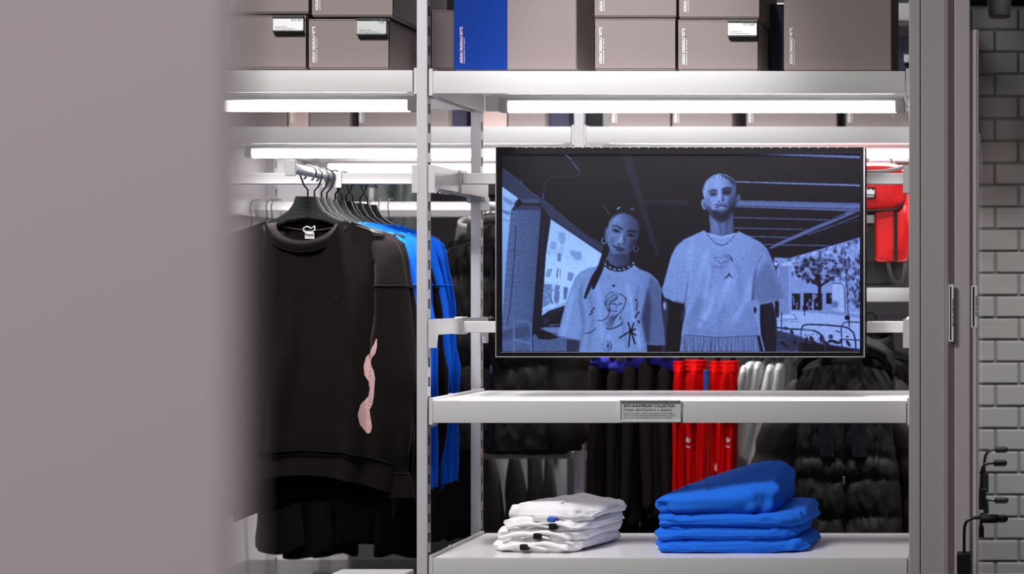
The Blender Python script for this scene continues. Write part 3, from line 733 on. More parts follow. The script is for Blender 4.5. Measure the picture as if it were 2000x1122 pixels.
# man
poly([(1316, 592), (1334, 596), (1330, 640), (1325, 687), (1301, 687), (1304, 620)], .09, .7)
poly([(1300, 580), (1306, 600), (1303, 640), (1298, 687), (1293, 687), (1290, 600)], .3, 1); ell(1298, 598, 3, 8, .75, 1); 
poly([(1484, 594), (1508, 590), (1516, 616), (1517, 650), (1516, 687), (1494, 687), (1486, 656), (1484, 630)], lambda x, y: .15 - (x < 1492) * .04, .8)
line([(1508, 596), (1515, 618), (1516, 650)], 1.4, .4, .6)
poly([(1331, 654), (1481, 655), (1489, 687), (1327, 687)], .62, .6)
for k in range(24):
    x_ = 1336 + k * 6.2; line([(x_, 657), (x_ + rng.uniform(-2, 2), 668), (x_ + rng.uniform(-3, 3), 687)], [1.2, 1.8, 2.6], rng.choice([.34, .45]), .9, .8)
poly([(1478, 655), (1483, 655), (1491, 687), (1484, 687)], .12, .6)
sh = [(1375, 450), (1358, 458), (1336, 468), (1320, 482), (1310, 502), (1300, 540), (1292, 567), (1297, 581), (1316, 590), (1337, 594), (1339, 610), (1334, 630), (1330, 656), (1360, 659), (1420, 660), (1482, 656), (1480, 634), (1472, 612), (1470, 585), (1484, 596),
      (1508, 591), (1532, 582), (1522, 548), (1507, 506), (1498, 486), (1486, 474), (1465, 463), (1442, 452), (1436, 457), (1410, 463), (1386, 460)]
poly(sh, lambda x, y: .74 - (y - 450) * .0003 - np.clip(x - 1440, 0, 90) * .0012, .7)
for pts_, wd, v_ in (([(1392, 520), (1382, 560), (1360, 600), (1346, 640)], 10, .62), ([(1430, 545), (1415, 590), (1405, 640)], 9, .63), ([(1378, 500), (1384, 540), (1376, 580)], 8, .83), ([(1440, 520), (1448, 580), (1462, 620), (1440, 640)], 9, .64),
                     ([(1400, 560), (1388, 600), (1366, 635)], 8, .84), ([(1350, 480), (1345, 540), (1342, 590)], 7, .8), ([(1465, 545), (1450, 600), (1430, 628)], 6, .8), ([(1350, 620), (1400, 640), (1460, 632)], 8, .66), ([(1345, 646), (1410, 652), (1478, 648)], 6, .62)):
    line(pts_, wd, v_, 3.5, .85)
for k in range(16):
    x_ = rng.uniform(1345, 1468); y_ = rng.uniform(490, 600); L_ = rng.uniform(25, 60); line([(x_, y_), (x_ - L_ * rng.uniform(.1, .5), y_ + L_)], rng.uniform(3, 7), rng.choice([.6, .66, .82]), 3, .6)
for k in range(10):
    x_ = rng.uniform(1145, 1245); y_ = rng.uniform(545, 620); L_ = rng.uniform(25, 60)
line([(1470, 585), (1472, 548), (1478, 520), (1490, 500)], [5, 3, 2, 2], .42, 1.2, .9); poly([(1474, 545), (1500, 510), (1526, 580), (1484, 594), (1472, 575)], .55, 2.5, .8); line([(1494, 497), (1477, 525)], 2, .8, 1)
line([(1337, 594), (1342, 560), (1345, 530)], [4, 3, 1], .45, 1.4, .7); line([(1318, 588), (1336, 592)], 2, .5, 1); line([(1338, 655), (1400, 659.5), (1482, 656)], 2, .42, .7)
poly([(1384, 418), (1400, 430), (1431, 414), (1433, 456), (1410, 462), (1387, 456)], lambda x, y: .60 - (np.abs(x - 1396) * .004), .8)
poly([(1388, 421), (1428, 420), (1422, 432), (1404, 436)], .25, 2.2); line([(1405, 432), (1408, 455)], 3, .42, 1.5); line([(1420, 432), (1418, 458)], 3, .4, 1.5)
poly([(1383, 455), (1410, 462), (1436, 455), (1438, 459), (1410, 467), (1381, 460)], .80, .6)
face = [(1404, 340), (1390, 345), (1378, 357), (1372, 372), (1375, 390), (1381, 408), (1390, 423), (1402, 430), (1416, 429), (1426, 420), (1432, 405), (1436, 384), (1437, 362), (1430, 349), (1418, 342)]
ell(1374.5, 400, 5, 10.5, .7, .7, 1, -12); ell(1376, 401, 2.4, 7, .4, 1, .8, -12); ell(1440, 391, 4.6, 11, .42, .7, 1, 10); line([(1443, 381), (1444, 392), (1440, 400)], 1.4, .66)
poly(face, lambda x, y: .74 - np.clip(x - 1410, 0, 40) * .0105, .7)
ell(1384, 398, 5, 13, .5, 2.6, .6, -14); ell(1428, 398, 6, 15, .3, 3, .75, 12); ell(1401, 362, 12, 6, .82, 4, .5)
poly([(1384, 404), (1391, 412), (1398, 411), (1408, 415), (1420, 410), (1428, 402), (1433, 396), (1430, 416), (1417, 430), (1402, 431), (1391, 424)], .17, 1.8, .95)
poly([(1378, 398), (1384, 404), (1391, 420), (1388, 424), (1381, 410)], .3, 1.5, .8)
line([(1396, 401.5), (1408, 398.5), (1421, 400.5)], 2.6, .3, 1.2, .7)
ell(1407, 417, 7, 3.5, .34, 1.8, .8)
poly([(1372, 372), (1377, 356), (1390, 345), (1404, 340), (1420, 343), (1432, 351), (1437, 364), (1436, 378), (1431, 366), (1424, 352), (1418, 356), (1410, 348), (1402, 354), (1392, 353), (1382, 360), (1377, 376), (1373, 381)], .80, .8, .9)
poly([(1420, 343), (1432, 351), (1438, 364), (1436, 380), (1431, 366), (1424, 352)], .33, 1.4, .8)
for k in range(34):
    f_ = k / 33; hx = 1377 + 56 * f_; hy = 357 - 13 * math.sin(math.pi * f_)
    line([(1404 + (hx - 1404) * .45, 341 + abs(f_ - .45) * 6), (hx, hy), (hx + (hx - 1405) * .08, hy + rng.uniform(2, 7))], 1.3, rng.choice([.45, .9, .28, .66]) * (1 if f_ < .7 else .5), .6, .75)
for k in range(10): line([(1374 + rng.uniform(0, 3), 362 + k * 1.6), (1373 + rng.uniform(0, 4), 370 + k * 1.6)], 1.1, rng.choice([.5, .85]), .6, .7)
ell(1393, 378, 9, 5.5, .4, 2, .9, -8); ell(1419, 376, 10, 6, .2, 2, .92, -4)
line([(1384, 375), (1391, 371.5), (1400, 373)], 2.4, .3, .9); line([(1410, 371), (1419, 367.5), (1429, 369)], 2.6, .14, .9)
line([(1388, 382.5), (1393, 379.8), (1398, 382)], 1.6, .14, .4); ell(1393.6, 381.2, 2.1, 1.7, .1, .5); line([(1413, 379), (1419, 376), (1425, 378)], 1.6, .12, .4); ell(1418.5, 377.8, 2.1, 1.7, .08, .5); line([(1388, 385.5), (1398, 385.5)], .9, .6, .6)
poly([(1402, 372), (1407, 371), (1413, 391), (1408, 394), (1402, 392)], .84, 1.6, .6); poly([(1410, 375), (1416, 391), (1412, 395), (1408, 393)], .34, 1.6, .7)
ell(1403.6, 394.2, 1.8, 1.2, .16, .5); ell(1411, 393, 2, 1.2, .16, .5); ell(1407, 391, 2.4, 2, .78, .8, .8)
line([(1398, 407), (1404, 403.5), (1409, 403), (1420, 404.5)], 2.0, .14, .8); line([(1401, 409.5), (1408, 410.5), (1417, 408)], 1.8, .36, .9)
line([(1398, 401), (1408, 399), (1420, 400)], 1.6, .42, 1.2, .6)
for k in range(22):
    a = k / 21; x_ = 1380 + 57 * a; y_ = 455 + 24.5 * math.sin(math.pi * a) ** .85
    ell(x_, y_, 1.4, 1.2, .18 if k % 2 else .5, .4)
for pts_ in ([(1393, 505), (1400, 503), (1410, 505)], [(1410, 500), (1418, 497), (1424, 499)], [(1404, 513), (1409, 518), (1408, 523), (1398, 521), (1396, 519)], [(1408, 514), (1418, 512), (1424, 508), (1426, 503)], [(1412, 502), (1419, 503), (1424, 500)], [(1398, 507), (1404, 512)]): line(pts_, 1.2, .38, .5, .85)
line([(1427, 503), (1430, 511)], 2, .12, .5); line([(1424, 535), (1420, 541), (1416, 544)], 2, .1, .5); line([(1424, 535), (1426, 540), (1428, 542)], 2, .1, .5); line([(1448, 508), (1451, 505)], 1.2, .45)
# woman
poly([(1107, 658), (1135, 664), (1131, 687), (1107, 687)], .3, .8); poly([(1262, 672), (1286, 674), (1286, 687), (1262, 687)], .1, .7)
poly([(1284, 590), (1296, 600), (1300, 674), (1290, 674), (1282, 640)], .3, 1)
poly([(1186, 492), (1240, 490), (1262, 530), (1252, 545), (1235, 530), (1220, 520), (1187, 510)], .09, 1.2)
ws_ = [(1178, 517), (1150, 524), (1136, 530), (1124, 542), (1112, 572), (1100, 612), (1089, 656), (1108, 662), (1133, 666), (1131, 688), (1264, 688), (1263, 673), (1282, 675), (1299, 674), (1296, 640), (1291, 603), (1292, 564), (1284, 547), (1270, 534), (1248, 525), (1238, 517), (1226, 526), (1206, 530), (1190, 527)]
poly(ws_, lambda x, y: .70 - np.clip(x - 1230, 0, 60) * .002, .7)
poly([(1270, 540), (1290, 562), (1290, 604), (1296, 640), (1299, 674), (1263, 673), (1256, 640), (1252, 620), (1262, 580)], .5, 1.6, .9)
poly([(1266, 560), (1272, 600), (1268, 670), (1262, 672), (1253, 622)], .3, 2.5, .8)
for pts_, wd, v_ in (([(1136, 545), (1134, 590), (1141, 635)], 5, .5), ([(1140, 640), (1131, 687)], 3, .42), ([(1150, 560), (1158, 620), (1150, 680)], 7, .6), ([(1165, 540), (1172, 600), (1176, 660)], 7, .78), ([(1120, 570), (1108, 620), (1100, 655)], 7, .8), ([(1225, 560), (1235, 600), (1250, 680)], 6, .82),
                     ([(1215, 620), (1225, 680)], 6, .6), ([(1246, 560), (1240, 600), (1245, 640)], 5, .58), ([(1138, 535), (1132, 560)], 4, .8), ([(1190, 650), (1186, 687)], 5, .8)):
    line(pts_, wd, v_, 2.6, .8)
line([(1090, 656), (1133, 665)], 1.5, .5)
poly([(1189, 490), (1230, 492), (1231, 512), (1224, 520), (1206, 523), (1190, 516), (1186, 505)], lambda x, y: .46 - (x - 1190) * .004, 1)
poly([(1180, 500), (1187, 503), (1183, 513), (1177, 514)], .85, .7)
ell(1220, 432, 33, 26, .075, 1.2); ell(1244, 470, 9, 34, .075, 1.5)
wf = [(1212, 415), (1198, 421), (1190, 433), (1186, 450), (1185, 468), (1188, 484), (1196, 496), (1209, 502), (1220, 501), (1232, 492), (1241, 478), (1247, 460), (1249, 442), (1244, 428), (1234, 419), (1222, 414)]
ell(1184, 456, 3, 12, .5, .8, 1, 4)
poly(wf, lambda x, y: .62 - np.clip(x - 1204, 0, 50) * .0066 - np.clip(y - 478, 0, 30) * .004, .9)
poly([(1190, 434), (1197, 421), (1212, 412), (1236, 414), (1250, 426), (1252, 444), (1246, 432), (1232, 421), (1218, 416), (1206, 419), (1197, 426)], .1, 1.5, .95)
ell(1205, 450, 9, 5, .42, 2, .8, 8); ell(1234, 458, 9, 6, .3, 2, .8, 8)
line([(1197, 441.5), (1205, 441.5), (1215, 448)], 2.4, .15, .6); line([(1226, 452.5), (1234, 450.5), (1243, 453.5)], 2.8, .1, .6)
line([(1196, 450.5), (1202, 449.5), (1210, 455)], 1.8, .1, .4); ell(1203.5, 452.4, 2.8, 2, .07, .5); line([(1225, 461), (1231, 458), (1241, 463)], 2, .07, .4); ell(1232.5, 461.5, 3, 2.1, .05, .5)
line([(1199, 455.5), (1209, 457.5)], .9, .62, .6); poly([(1213, 456), (1218, 458), (1214, 474), (1207, 475)], .78, 1.5, .8); line([(1219, 460), (1221, 474)], 3, .3, 1.6, .8)
ell(1210, 477.5, 3.4, 1.4, .3, .8); ell(1219, 478.5, 2.6, 1.3, .2, .7); ell(1212, 474, 3, 2, .7, 1, .7)
ell(1195, 474, 5, 10, .46, 3, .6, 10); ell(1236, 478, 6, 12, .2, 3, .7, 20); ell(1205, 430, 10, 7, .68, 4, .6)
line([(1198, 482), (1204, 484), (1211, 484), (1220, 489)], 2.0, .12, .9); poly([(1202, 485), (1212, 486), (1219, 490), (1212, 493), (1204, 490)], .3, .8, .9); line([(1200, 480.5), (1210, 481.5)], 1.6, .4, .7)
ell(1214, 499, 14, 3, .25, 2.2, .7)
line([(1206, 409), (1210, 406)], 2.2, .92, .5); line([(1232, 409), (1238, 409.5)], 2, .7, .5)
for cx_, cy_, v_ in ((1180, 471, .7), (1242, 487, .5)):
    line([(cx_ + 4.6 * math.cos(a), cy_ + 5.5 * math.sin(a)) for a in [i * math.pi / 7 for i in range(-2, 11)]], 1.8, v_, .5)
line([(1184, 486), (1180, 502), (1172, 524), (1158, 546), (1148, 568), (1143, 582)], [12, 11, 10, 9, 6, 4], .1, .8)
line([(1180, 505), (1172, 530), (1162, 552), (1159, 563)], [8, 9, 9, 5], .09, .8)
for k in range(8): line([(1179 - k * 4.5, 506 + k * 9), (1174 - k * 4.5, 511 + k * 9)], 1.2, .24, .6, .8)
for k in range(14):
    a = k / 13; x_ = 1178 + 59 * a; y_ = 512 + 15.5 * math.sin(math.pi * a * .96) ** .8
    ell(x_, y_ + 2.2, 2.8, 1.8, .12, .5); ell(x_, y_, 2.4, 1.4, .82 if k % 2 else .35, .4, 1, 40)
line([(1185, 535), (1198, 558), (1208, 540)], .8, .5, .5, .7); ell(1198.5, 559, 2.8, 2, .1, .6)
# drawing on the shirt
D = .2
for pts_, wd in (([(1182, 592), (1184, 580), (1192, 572), (1200, 571)], 1.3), ([(1184, 596), (1188, 584), (1198, 577), (1205, 575)], 1.4), ([(1187, 598), (1192, 588), (1203, 582), (1206, 578)], 1.5), ([(1190, 600), (1194, 590), (1200, 588), (1206, 582)], 1.6),
               ([(1181, 590), (1183, 598), (1188, 606)], 1.6), ([(1188, 604), (1190, 612), (1188, 618), (1182, 624), (1175, 626.5), (1168, 626)], 1.5), ([(1222, 582), (1223, 588), (1220, 596), (1217, 603), (1212, 610), (1204, 618)], 1.6), ([(1208, 574), (1216, 577), (1222, 584)], 1.5),
               ([(1205, 616), (1200, 624), (1194, 636)], 1.8), ([(1185, 642), (1192, 643.5), (1202, 640), (1214, 634), (1216, 630)], 2.2), ([(1195, 594), (1202, 594)], 2.0), ([(1207, 595), (1214, 593)], 2.0), ([(1204, 596), (1203, 603)], 1.2), ([(1198, 608), (1205, 608.5)], 1.8), ([(1212, 618), (1211, 624)], 1.6)):
    line(pts_, wd, D, .6, .9)
ell(1191, 606, 3, 5, .3, 1.5, .8); ell(1196, 622, 8, 5, .3, 2.5, .7, -40); ell(1190, 634, 6, 8, .38, 3, .6)
for pts_, wd in (([(1161, 601), (1155, 609), (1157, 611), (1151, 616)], 2), ([(1164, 643), (1155, 649), (1143, 652)], 1.4), ([(1241, 586), (1244, 588)], 3), ([(1245, 592), (1244, 600), (1243, 606)], 2), ([(1248, 610), (1243, 616), (1241, 620)], 3), ([(1247, 628), (1248, 630)], 4)): line(pts_, wd, .15, .6, .9)
for a_, b_ in (((1227, 630), (1232, 647)), ((1238, 631), (1233, 647)), ((1232, 647), (1210, 660)), ((1232, 647), (1241, 643)), ((1232, 649), (1242, 655)), ((1231, 648), (1228, 677)), ((1233, 649), (1240, 671))): line([a_, b_], 2.6, .07, .6)
ell(1232, 647, 4, 4, .07, .7); ell(1187, 676, 8.5, 10.5, .42, .7); ell(1186, 675.5, 7, 9, .72, .7); poly([(1188, 668), (1191, 676), (1188, 684), (1184, 676)], .4, .8)
img *= 1 + .055 * blur(rng.normal(0, 1, img.shape), 1.1)
img += rng.normal(0, .012, img.shape) + blur(rng.normal(0, .03, img.shape), .8)
img = np.clip(img, 0, 1)
ks = np.array([0, .12, .3, .5, .75, .95, 1.0]); cr = np.array([14, 20, 36, 66, 112, 158, 166]) ; cg = np.array([10, 16, 40, 82, 142, 192, 200]); cb = np.array([16, 26, 68, 130, 208, 240, 246])
rgb = np.stack([np.interp(img, ks, c) for c in (cr, cg, cb)], -1) / 255
vi = np.linspace(0, 1, W_)[None, :]
rgb[..., 1] *= 1 - 0.05 * vi * (img > .3); rgb[..., 0] *= 1 - 0.05 * (1 - vi)
lr = np.where(rgb <= .04045, rgb / 12.92, ((rgb + .055) / 1.055) ** 2.4)
xs = np.linspace(tx(i0 + .2), tx(i1 - .2), W_); zs = np.linspace(tz(j0 + .2), tz(j1 - .2), H_)
vv = np.zeros((H_ * W_, 3), np.float32); vv[:, 0] = np.tile(xs, H_); vv[:, 1] = 0.0012; vv[:, 2] = np.repeat(zs, W_)
ii = (np.arange(H_ - 1)[:, None] * W_ + np.arange(W_ - 1)[None, :]).ravel()
ff = np.stack([ii, ii + W_, ii + W_ + 1, ii + 1], 1).astype(np.int32)
me = bpy.data.meshes.new('picture'); me.vertices.add(H_ * W_); me.vertices.foreach_set('co', vv.ravel())
me.loops.add(ff.size); me.loops.foreach_set('vertex_index', ff.ravel()); me.polygons.add(len(ff))
me.polygons.foreach_set('loop_start', np.arange(len(ff), dtype=np.int32) * 4); me.update(calc_edges=True)
ca = me.color_attributes.new('picture', 'FLOAT_COLOR', 'POINT')
ca.data.foreach_set('color', np.concatenate([lr.reshape(-1, 3), np.ones((H_ * W_, 1))], 1).astype(np.float32).ravel())
pm = bpy.data.materials.new('lit_screen_picture'); pm.use_nodes = True; nt = pm.node_tree
b = nt.nodes['Principled BSDF']; at = nt.nodes.new('ShaderNodeVertexColor'); at.layer_name = 'picture'
b.inputs['Base Color'].default_value = (0, 0, 0, 1); b.inputs['Roughness'].default_value = .4; b.inputs['Specular IOR Level'].default_value = .15
nt.links.new(at.outputs['Color'], b.inputs['Emission Color']); b.inputs['Emission Strength'].default_value = 1.2
me.materials.append(pm); po = bpy.data.objects.new('picture', me); COL.objects.link(po); po.parent = tv

# ================================================================== GARMENTS
def nz(x, y, z): return noise.noise(Vector((x, y, z)))
def bvh_of(o):
    me = o.data; return BVHTree.FromPolygons([v.co.copy() for v in me.vertices], [tuple(p.vertices) for p in me.polygons])
def project_print(name, mb, host, m, parent, off=0.0012, y_from=-0.6):
    """lays flat artwork (x, z) onto the front of the host surface"""
    t = bvh_of(host); out = []
    last = 0.0
    for v in mb.v:
        h = t.ray_cast(Vector((v[0], y_from, v[2])), Vector((0, 1, 0)))
        if h[0] is not None: last = h[0].y
        out.append((v[0], last - off, v[2]))
    n = MB(); n.v = out; n.f = mb.f
    return n.build(name, m, parent)

def hanger_parts(t, width=0.19, hookdir=1, wide=True, m='hanger', top=-0.063, drop=0.092, hook=0.024, lift=0.0):
    """shaped plastic hanger under a wire hook whose top touches z = 0 (rail)"""
    w = width; z0 = top
    up = [(-0.028, z0), (0.024, z0 - 0.001), (0.030, z0 - 0.018), (0.042, z0 - 0.036), (0.066, z0 - 0.052), (0.10, z0 - 0.066), (0.15, z0 - 0.081), (w, z0 - drop)]
    lo = [(w, z0 - drop - 0.011), (0.15, z0 - 0.1), (0.11, z0 - 0.088), (0.075, z0 - 0.074), (0.045, z0 - 0.062), (0.0, z0 - 0.055)]
    L = [(-0.034, z0 - 0.018), (-0.046, z0 - 0.036), (-0.07, z0 - 0.052), (-0.104, z0 - 0.066), (-0.154, z0 - 0.081), (-w, z0 - drop)]
    Ll = [(-w, z0 - drop - 0.011), (-0.15, z0 - 0.1), (-0.11, z0 - 0.088), (-0.075, z0 - 0.074), (-0.045, z0 - 0.062)]
    pts = up + lo + list(reversed(Ll)) + list(reversed(L))
    bm = bmesh.new(); hw = 0.008
    f = bm.faces.new([bm.verts.new((p[0], -hw, p[1])) for p in pts])
    r = bmesh.ops.extrude_face_region(bm, geom=[f])
    for v in r['geom']:
        if isinstance(v, bmesh.types.BMVert): v.co.y = hw
    ed = [e for e in bm.edges if abs(e.verts[0].co.y - e.verts[1].co.y) < 1e-6]
    bmesh.ops.bevel(bm, geom=ed, offset=0.003, segments=2, affect='EDGES')
    bmesh.ops.triangulate(bm, faces=[f for f in bm.faces if len(f.verts) > 4])
    mb = MB()
    bm.verts.index_update()
    mb.add([v.co[:] for v in bm.verts], [tuple(v.index for v in f.verts) for f in bm.faces]); bm.free()
    mb.build('hanger_body', M[m], t, True, sharp=35)
    d = hookdir; h = hook
    P = [(0, 0, z0 - 0.006), (0, 0, z0 + 0.016), (d * 0.010, 0, z0 + 0.028), (d * 0.018, 0, -h * 1.25 + 0.004), (d * 0.019, 0, -0.012)]
    P += [(d * 0.019 * math.cos(a) - d * 0.002, 0, -0.017 + 0.018 * math.sin(a)) for a in [R(20 + 16 * i) for i in range(11)]]
    P += [(-d * 0.021, 0, -0.026), (-d * 0.026, 0, -0.030)]
    P = [(p[0], p[1], p[2] + (lift if n_ > 2 else 0)) for n_, p in enumerate(P)]
    MB().tube(P, 0.0022, 8).build('hook', M['wire'], t, True)

def interp(tab, t):
    for i in range(len(tab) - 1):
        if t <= tab[i + 1][0]:
            a = (t - tab[i][0]) / (tab[i + 1][0] - tab[i][0] + 1e-9); a = a * a * (3 - 2 * a) if False else a
            return tab[i][1] + (tab[i + 1][1] - tab[i][1]) * a
    return tab[-1][1]
NECK = 0.088
def top_z(x, drop):
    a = abs(x)
    if a < NECK: return -0.122 - drop * math.sqrt(max(0.0, 1 - (a / NECK) ** 2))
    return -0.122 - (a - NECK) * 0.38 - max(0, a - 0.16) ** 2 * 6
def sweater(t, m, seed=0, length=0.68, print_=False, rib=True, det=1.0, arms=True, wscale=1.0, thin=1.0):
    """crew-neck sweatshirt seen from the front; origin on the rail"""
    zb = -0.122 - length
    W = [(0, .188), (.05, .196), (.2, .212), (.9, .222), (1, .205)]
    nu, nv = int(56 * det), int(46 * det)
    def sheet(side, drop, zbo):
        rows = []
        for j in range(nv + 1):
            tt = j / nv; row = []
            for i in range(nu + 1):
                s = -1 + 2 * i / nu
                w = interp(W, tt) * wscale; x = s * w
                xt = s * W[0][1]
                zt = top_z(xt, drop); zl = zbo + 0.05 * abs(s) ** 2 * -1 + 0.03
                z = zt + (zl - zt) * tt
                b = (0.012 + 0.05 * min(1, tt * 1.6)) * (max(0, 1 - abs(s) ** 2.2)) ** .5
                if abs(xt) < NECK and tt < .25: b += 0.018 * (1 - tt / .25) * (side < 0)
                e = max(0, 1 - abs(s) ** 6)
                f = (0.004 + 0.016 * tt) * math.sin(s * 9 + seed * 2 + 1.5 * nz(s * 2, tt * 2, seed)) * e + 0.012 * nz(s * 4 + seed, tt * 2.2, side) * e
                f += 0.01 * math.exp(-((abs(s) - .55 - .2 * tt) / .08) ** 2) * tt * e
                if rib and tt > .9: b *= 0.82; f *= .8
                row.append((x, thin * (side * (b + abs(f) * .5) + f * .6 - (0.01 if side < 0 else -0.01)), z))
            rows.append(row)
        return rows
    fr_ = sheet(-1, 0.066, zb + .03); bk = sheet(1, 0.012, zb - .035)
    mb = MB(); mb.grid(fr_); mb.grid(bk)
    # side seams
    mb.grid([[r[0] for r in fr_], [r[0] for r in bk]]); mb.grid([[r[-1] for r in fr_], [r[-1] for r in bk]])
    body = mb.build('body', M[m], t, True)
    # neck rib: band following front and back neck edges
    cen = []
    for i in range(40):
        a = 2 * math.pi * i / 40
        x = NECK * 0.99 * math.cos(a)
        if math.sin(a) <= 0: z = top_z(x, 0.066); y = thin * (-0.010 - 0.036 * abs(math.sin(a)) ** .8)
        else: z = top_z(x, 0.012); y = 0.010 + 0.012 * math.sin(a)
        cen.append(Vector((x, y, z)))
    rows_o, rows_i = [], []
    cc = Vector((0, 0, -0.118))
    ring = []
    for i, p in enumerate(cen):
        a = 2 * math.pi * i / 40; fr = math.sin(a) <= 0
        outd = Vector((math.cos(a), 0, math.sin(a) * (1.0 if fr else -.25) - (0.15 if not fr else 0))).normalized()
        w_ = 0.014
        ring.append([p + outd * (w_ * k / 3) + Vector((0, -0.005 * math.cos(k / 3 * 1.57) * (1 if fr else -.4) - (0.002 if fr else 0), 0)) for k in (-3, -2, -1, 0, 1, 2, 3)])
    ring.append(ring[0])
    mb = MB(); mb.grid([[tuple(v) for v in r] for r in ring])
    back = [[(v[0] * .985, v[1] + 0.004, v[2]) for v in r] for r in ring]; mb.grid(back)
    mb.build('neck_rib', M[m], t, True)
    MB().tube([tuple(r[-1] + Vector((0, -0.002, 0))) for r in ring[:-1]], 0.0022, 6, True).build('neck_seam', M[m], t, True)
    # hem seam on the front
    if rib:
        jj = int(nv * .9); MB().tube([(p[0], p[1] - 0.001, p[2]) for p in fr_[jj]], 0.0018, 6).build('hem_seam', M[m], t, True)
    if not arms: return body, None
    sl = None
    for sd in (-1, 1):
        path = [(.150, 0, -.160, .020, .012), (.176, -.003, -.185, .036, .022), (.192, -.012, -.225, .036, .028), (.202, -.024, -.285, .040, .033), (.210, -.032, -.38, .047, .036), (.212, -.036, -.50, .052, .036), (.212, -.034, -.62, .050, .033),
                (.212, -.016, -.70, .042, .030), (.212, .0, -.745, .034, .024), (.212, .004, -.765, .036, .025), (.212, .010, -.81, .035, .024)]
        # dense interpolation
        dense = []
        for i in range(len(path) - 1):
            for k in range(4):
                a = k / 4; dense.append([path[i][c] * (1 - a) + path[i + 1][c] * a for c in range(5)])
        dense.append(list(path[-1])); rg = []
        for j, (cx, cy, cz, rx, ry) in enumerate(dense):
            tt = j / (len(dense) - 1); r_ = []
            cx += .006 * math.sin(tt * 7 + seed); cy += -.004 * math.sin(tt * 5 + seed)
            for k in range(28):
                a = 2 * math.pi * k / 28
                f = 1 + .13 * math.sin(3 * a + seed + 3 * tt) * min(1, tt * 4) + .22 * nz(math.cos(a) * 1.3 + seed, math.sin(a) * 1.3, cz * 9) * min(1, tt * 4)
                r_.append((sd * (cx + rx * f * math.cos(a)), thin * (cy + ry * f * math.sin(a)), cz + .012 * math.cos(a) * (tt < .2)))
            rg.append(r_)
        o = MB().rings(rg, cap=False).build('sleeve', M[m], t, True)
        if sd == 1: sl = o
        # shoulder seam band around the dropped shoulder
        k0 = 12; MB().tube([(p[0] * 1.004, p[1] * 1.02 - .0008, p[2]) for p in rg[k0]], 0.0028, 6, True).build('shoulder_seam', M[m], t, True)
        k1 = 33; MB().tube([(p[0], p[1], p[2]) for p in rg[k1]], 0.002, 6, True).build('cuff_seam', M[m], t, True)
    return body, sl

# face-out rail of the front rack
FK = 1354.0
railz = lambda q: CAMZ + 247.5 * U
rl = thing('faceout_rail', 'white round face-out rail carrying the row of sweatshirts', 'rail', (KX(FK), Y(.996), railz(.996)))
rx0, ry0, rz0 = rl.location
MB().tube([(0, 0, 0), (0, Y(1.128) - ry0, 0)], 0.0125, 20).build('tube', M['white'], rl, True, sharp=40)
MB().bbox(-0.016, 0.010, -0.006, 0.001, -0.018, 0.022, 0.003).build('end_stop', M['white'], rl)
MB().bbox(-0.016, 0.032, Y(QM) - ry0 - 0.0125, Y(QM) - ry0 - 0.0085, -0.032, CAMZ + 253.5 * U - rz0, 0.002).build('bar_clamp', M['white'], rl)
MB().bbox(-0.016, 0.032, Y(QM) - ry0 - 0.0085, Y(QM) - ry0 + 0.017, CAMZ + 252.8 * U - rz0, CAMZ + 255.5 * U - rz0, 0.001).build('bar_clamp', M['white'], rl)

row_ = [(1.019, 'cloth_black', 'black sweatshirt facing the viewer with pink wave on its sleeve, front of the row'),
        (1.029, 'cloth_black', 'black sweatshirt second in the row, right behind the front one'),
        (1.040, 'cloth_black', 'black sweatshirt third in the row, mostly hidden'),
        (1.049, 'cloth_blue', 'blue sweatshirt nearest in the row, collar just behind the black ones'),
        (1.060, 'cloth_blue', 'blue sweatshirt second of the blue ones in the row'),
        (1.070, 'cloth_blue', 'blue sweatshirt third of the blue ones in the row'),
        (1.0795, 'cloth_black', 'black sweatshirt between the blue ones, lower sleeve showing right of the post'),
        (1.089, 'cloth_blue', 'blue sweatshirt fifth from the back end with its sleeve right of the post'),
        (1.099, 'cloth_blue', 'blue sweatshirt second from the back end of the row'),
        (1.110, 'cloth_blue', 'blue sweatshirt last at the back of the row, sleeve furthest right')]
offs = [0, .012, .028, -.004, .01, .016, .0, .012, .024, .036]
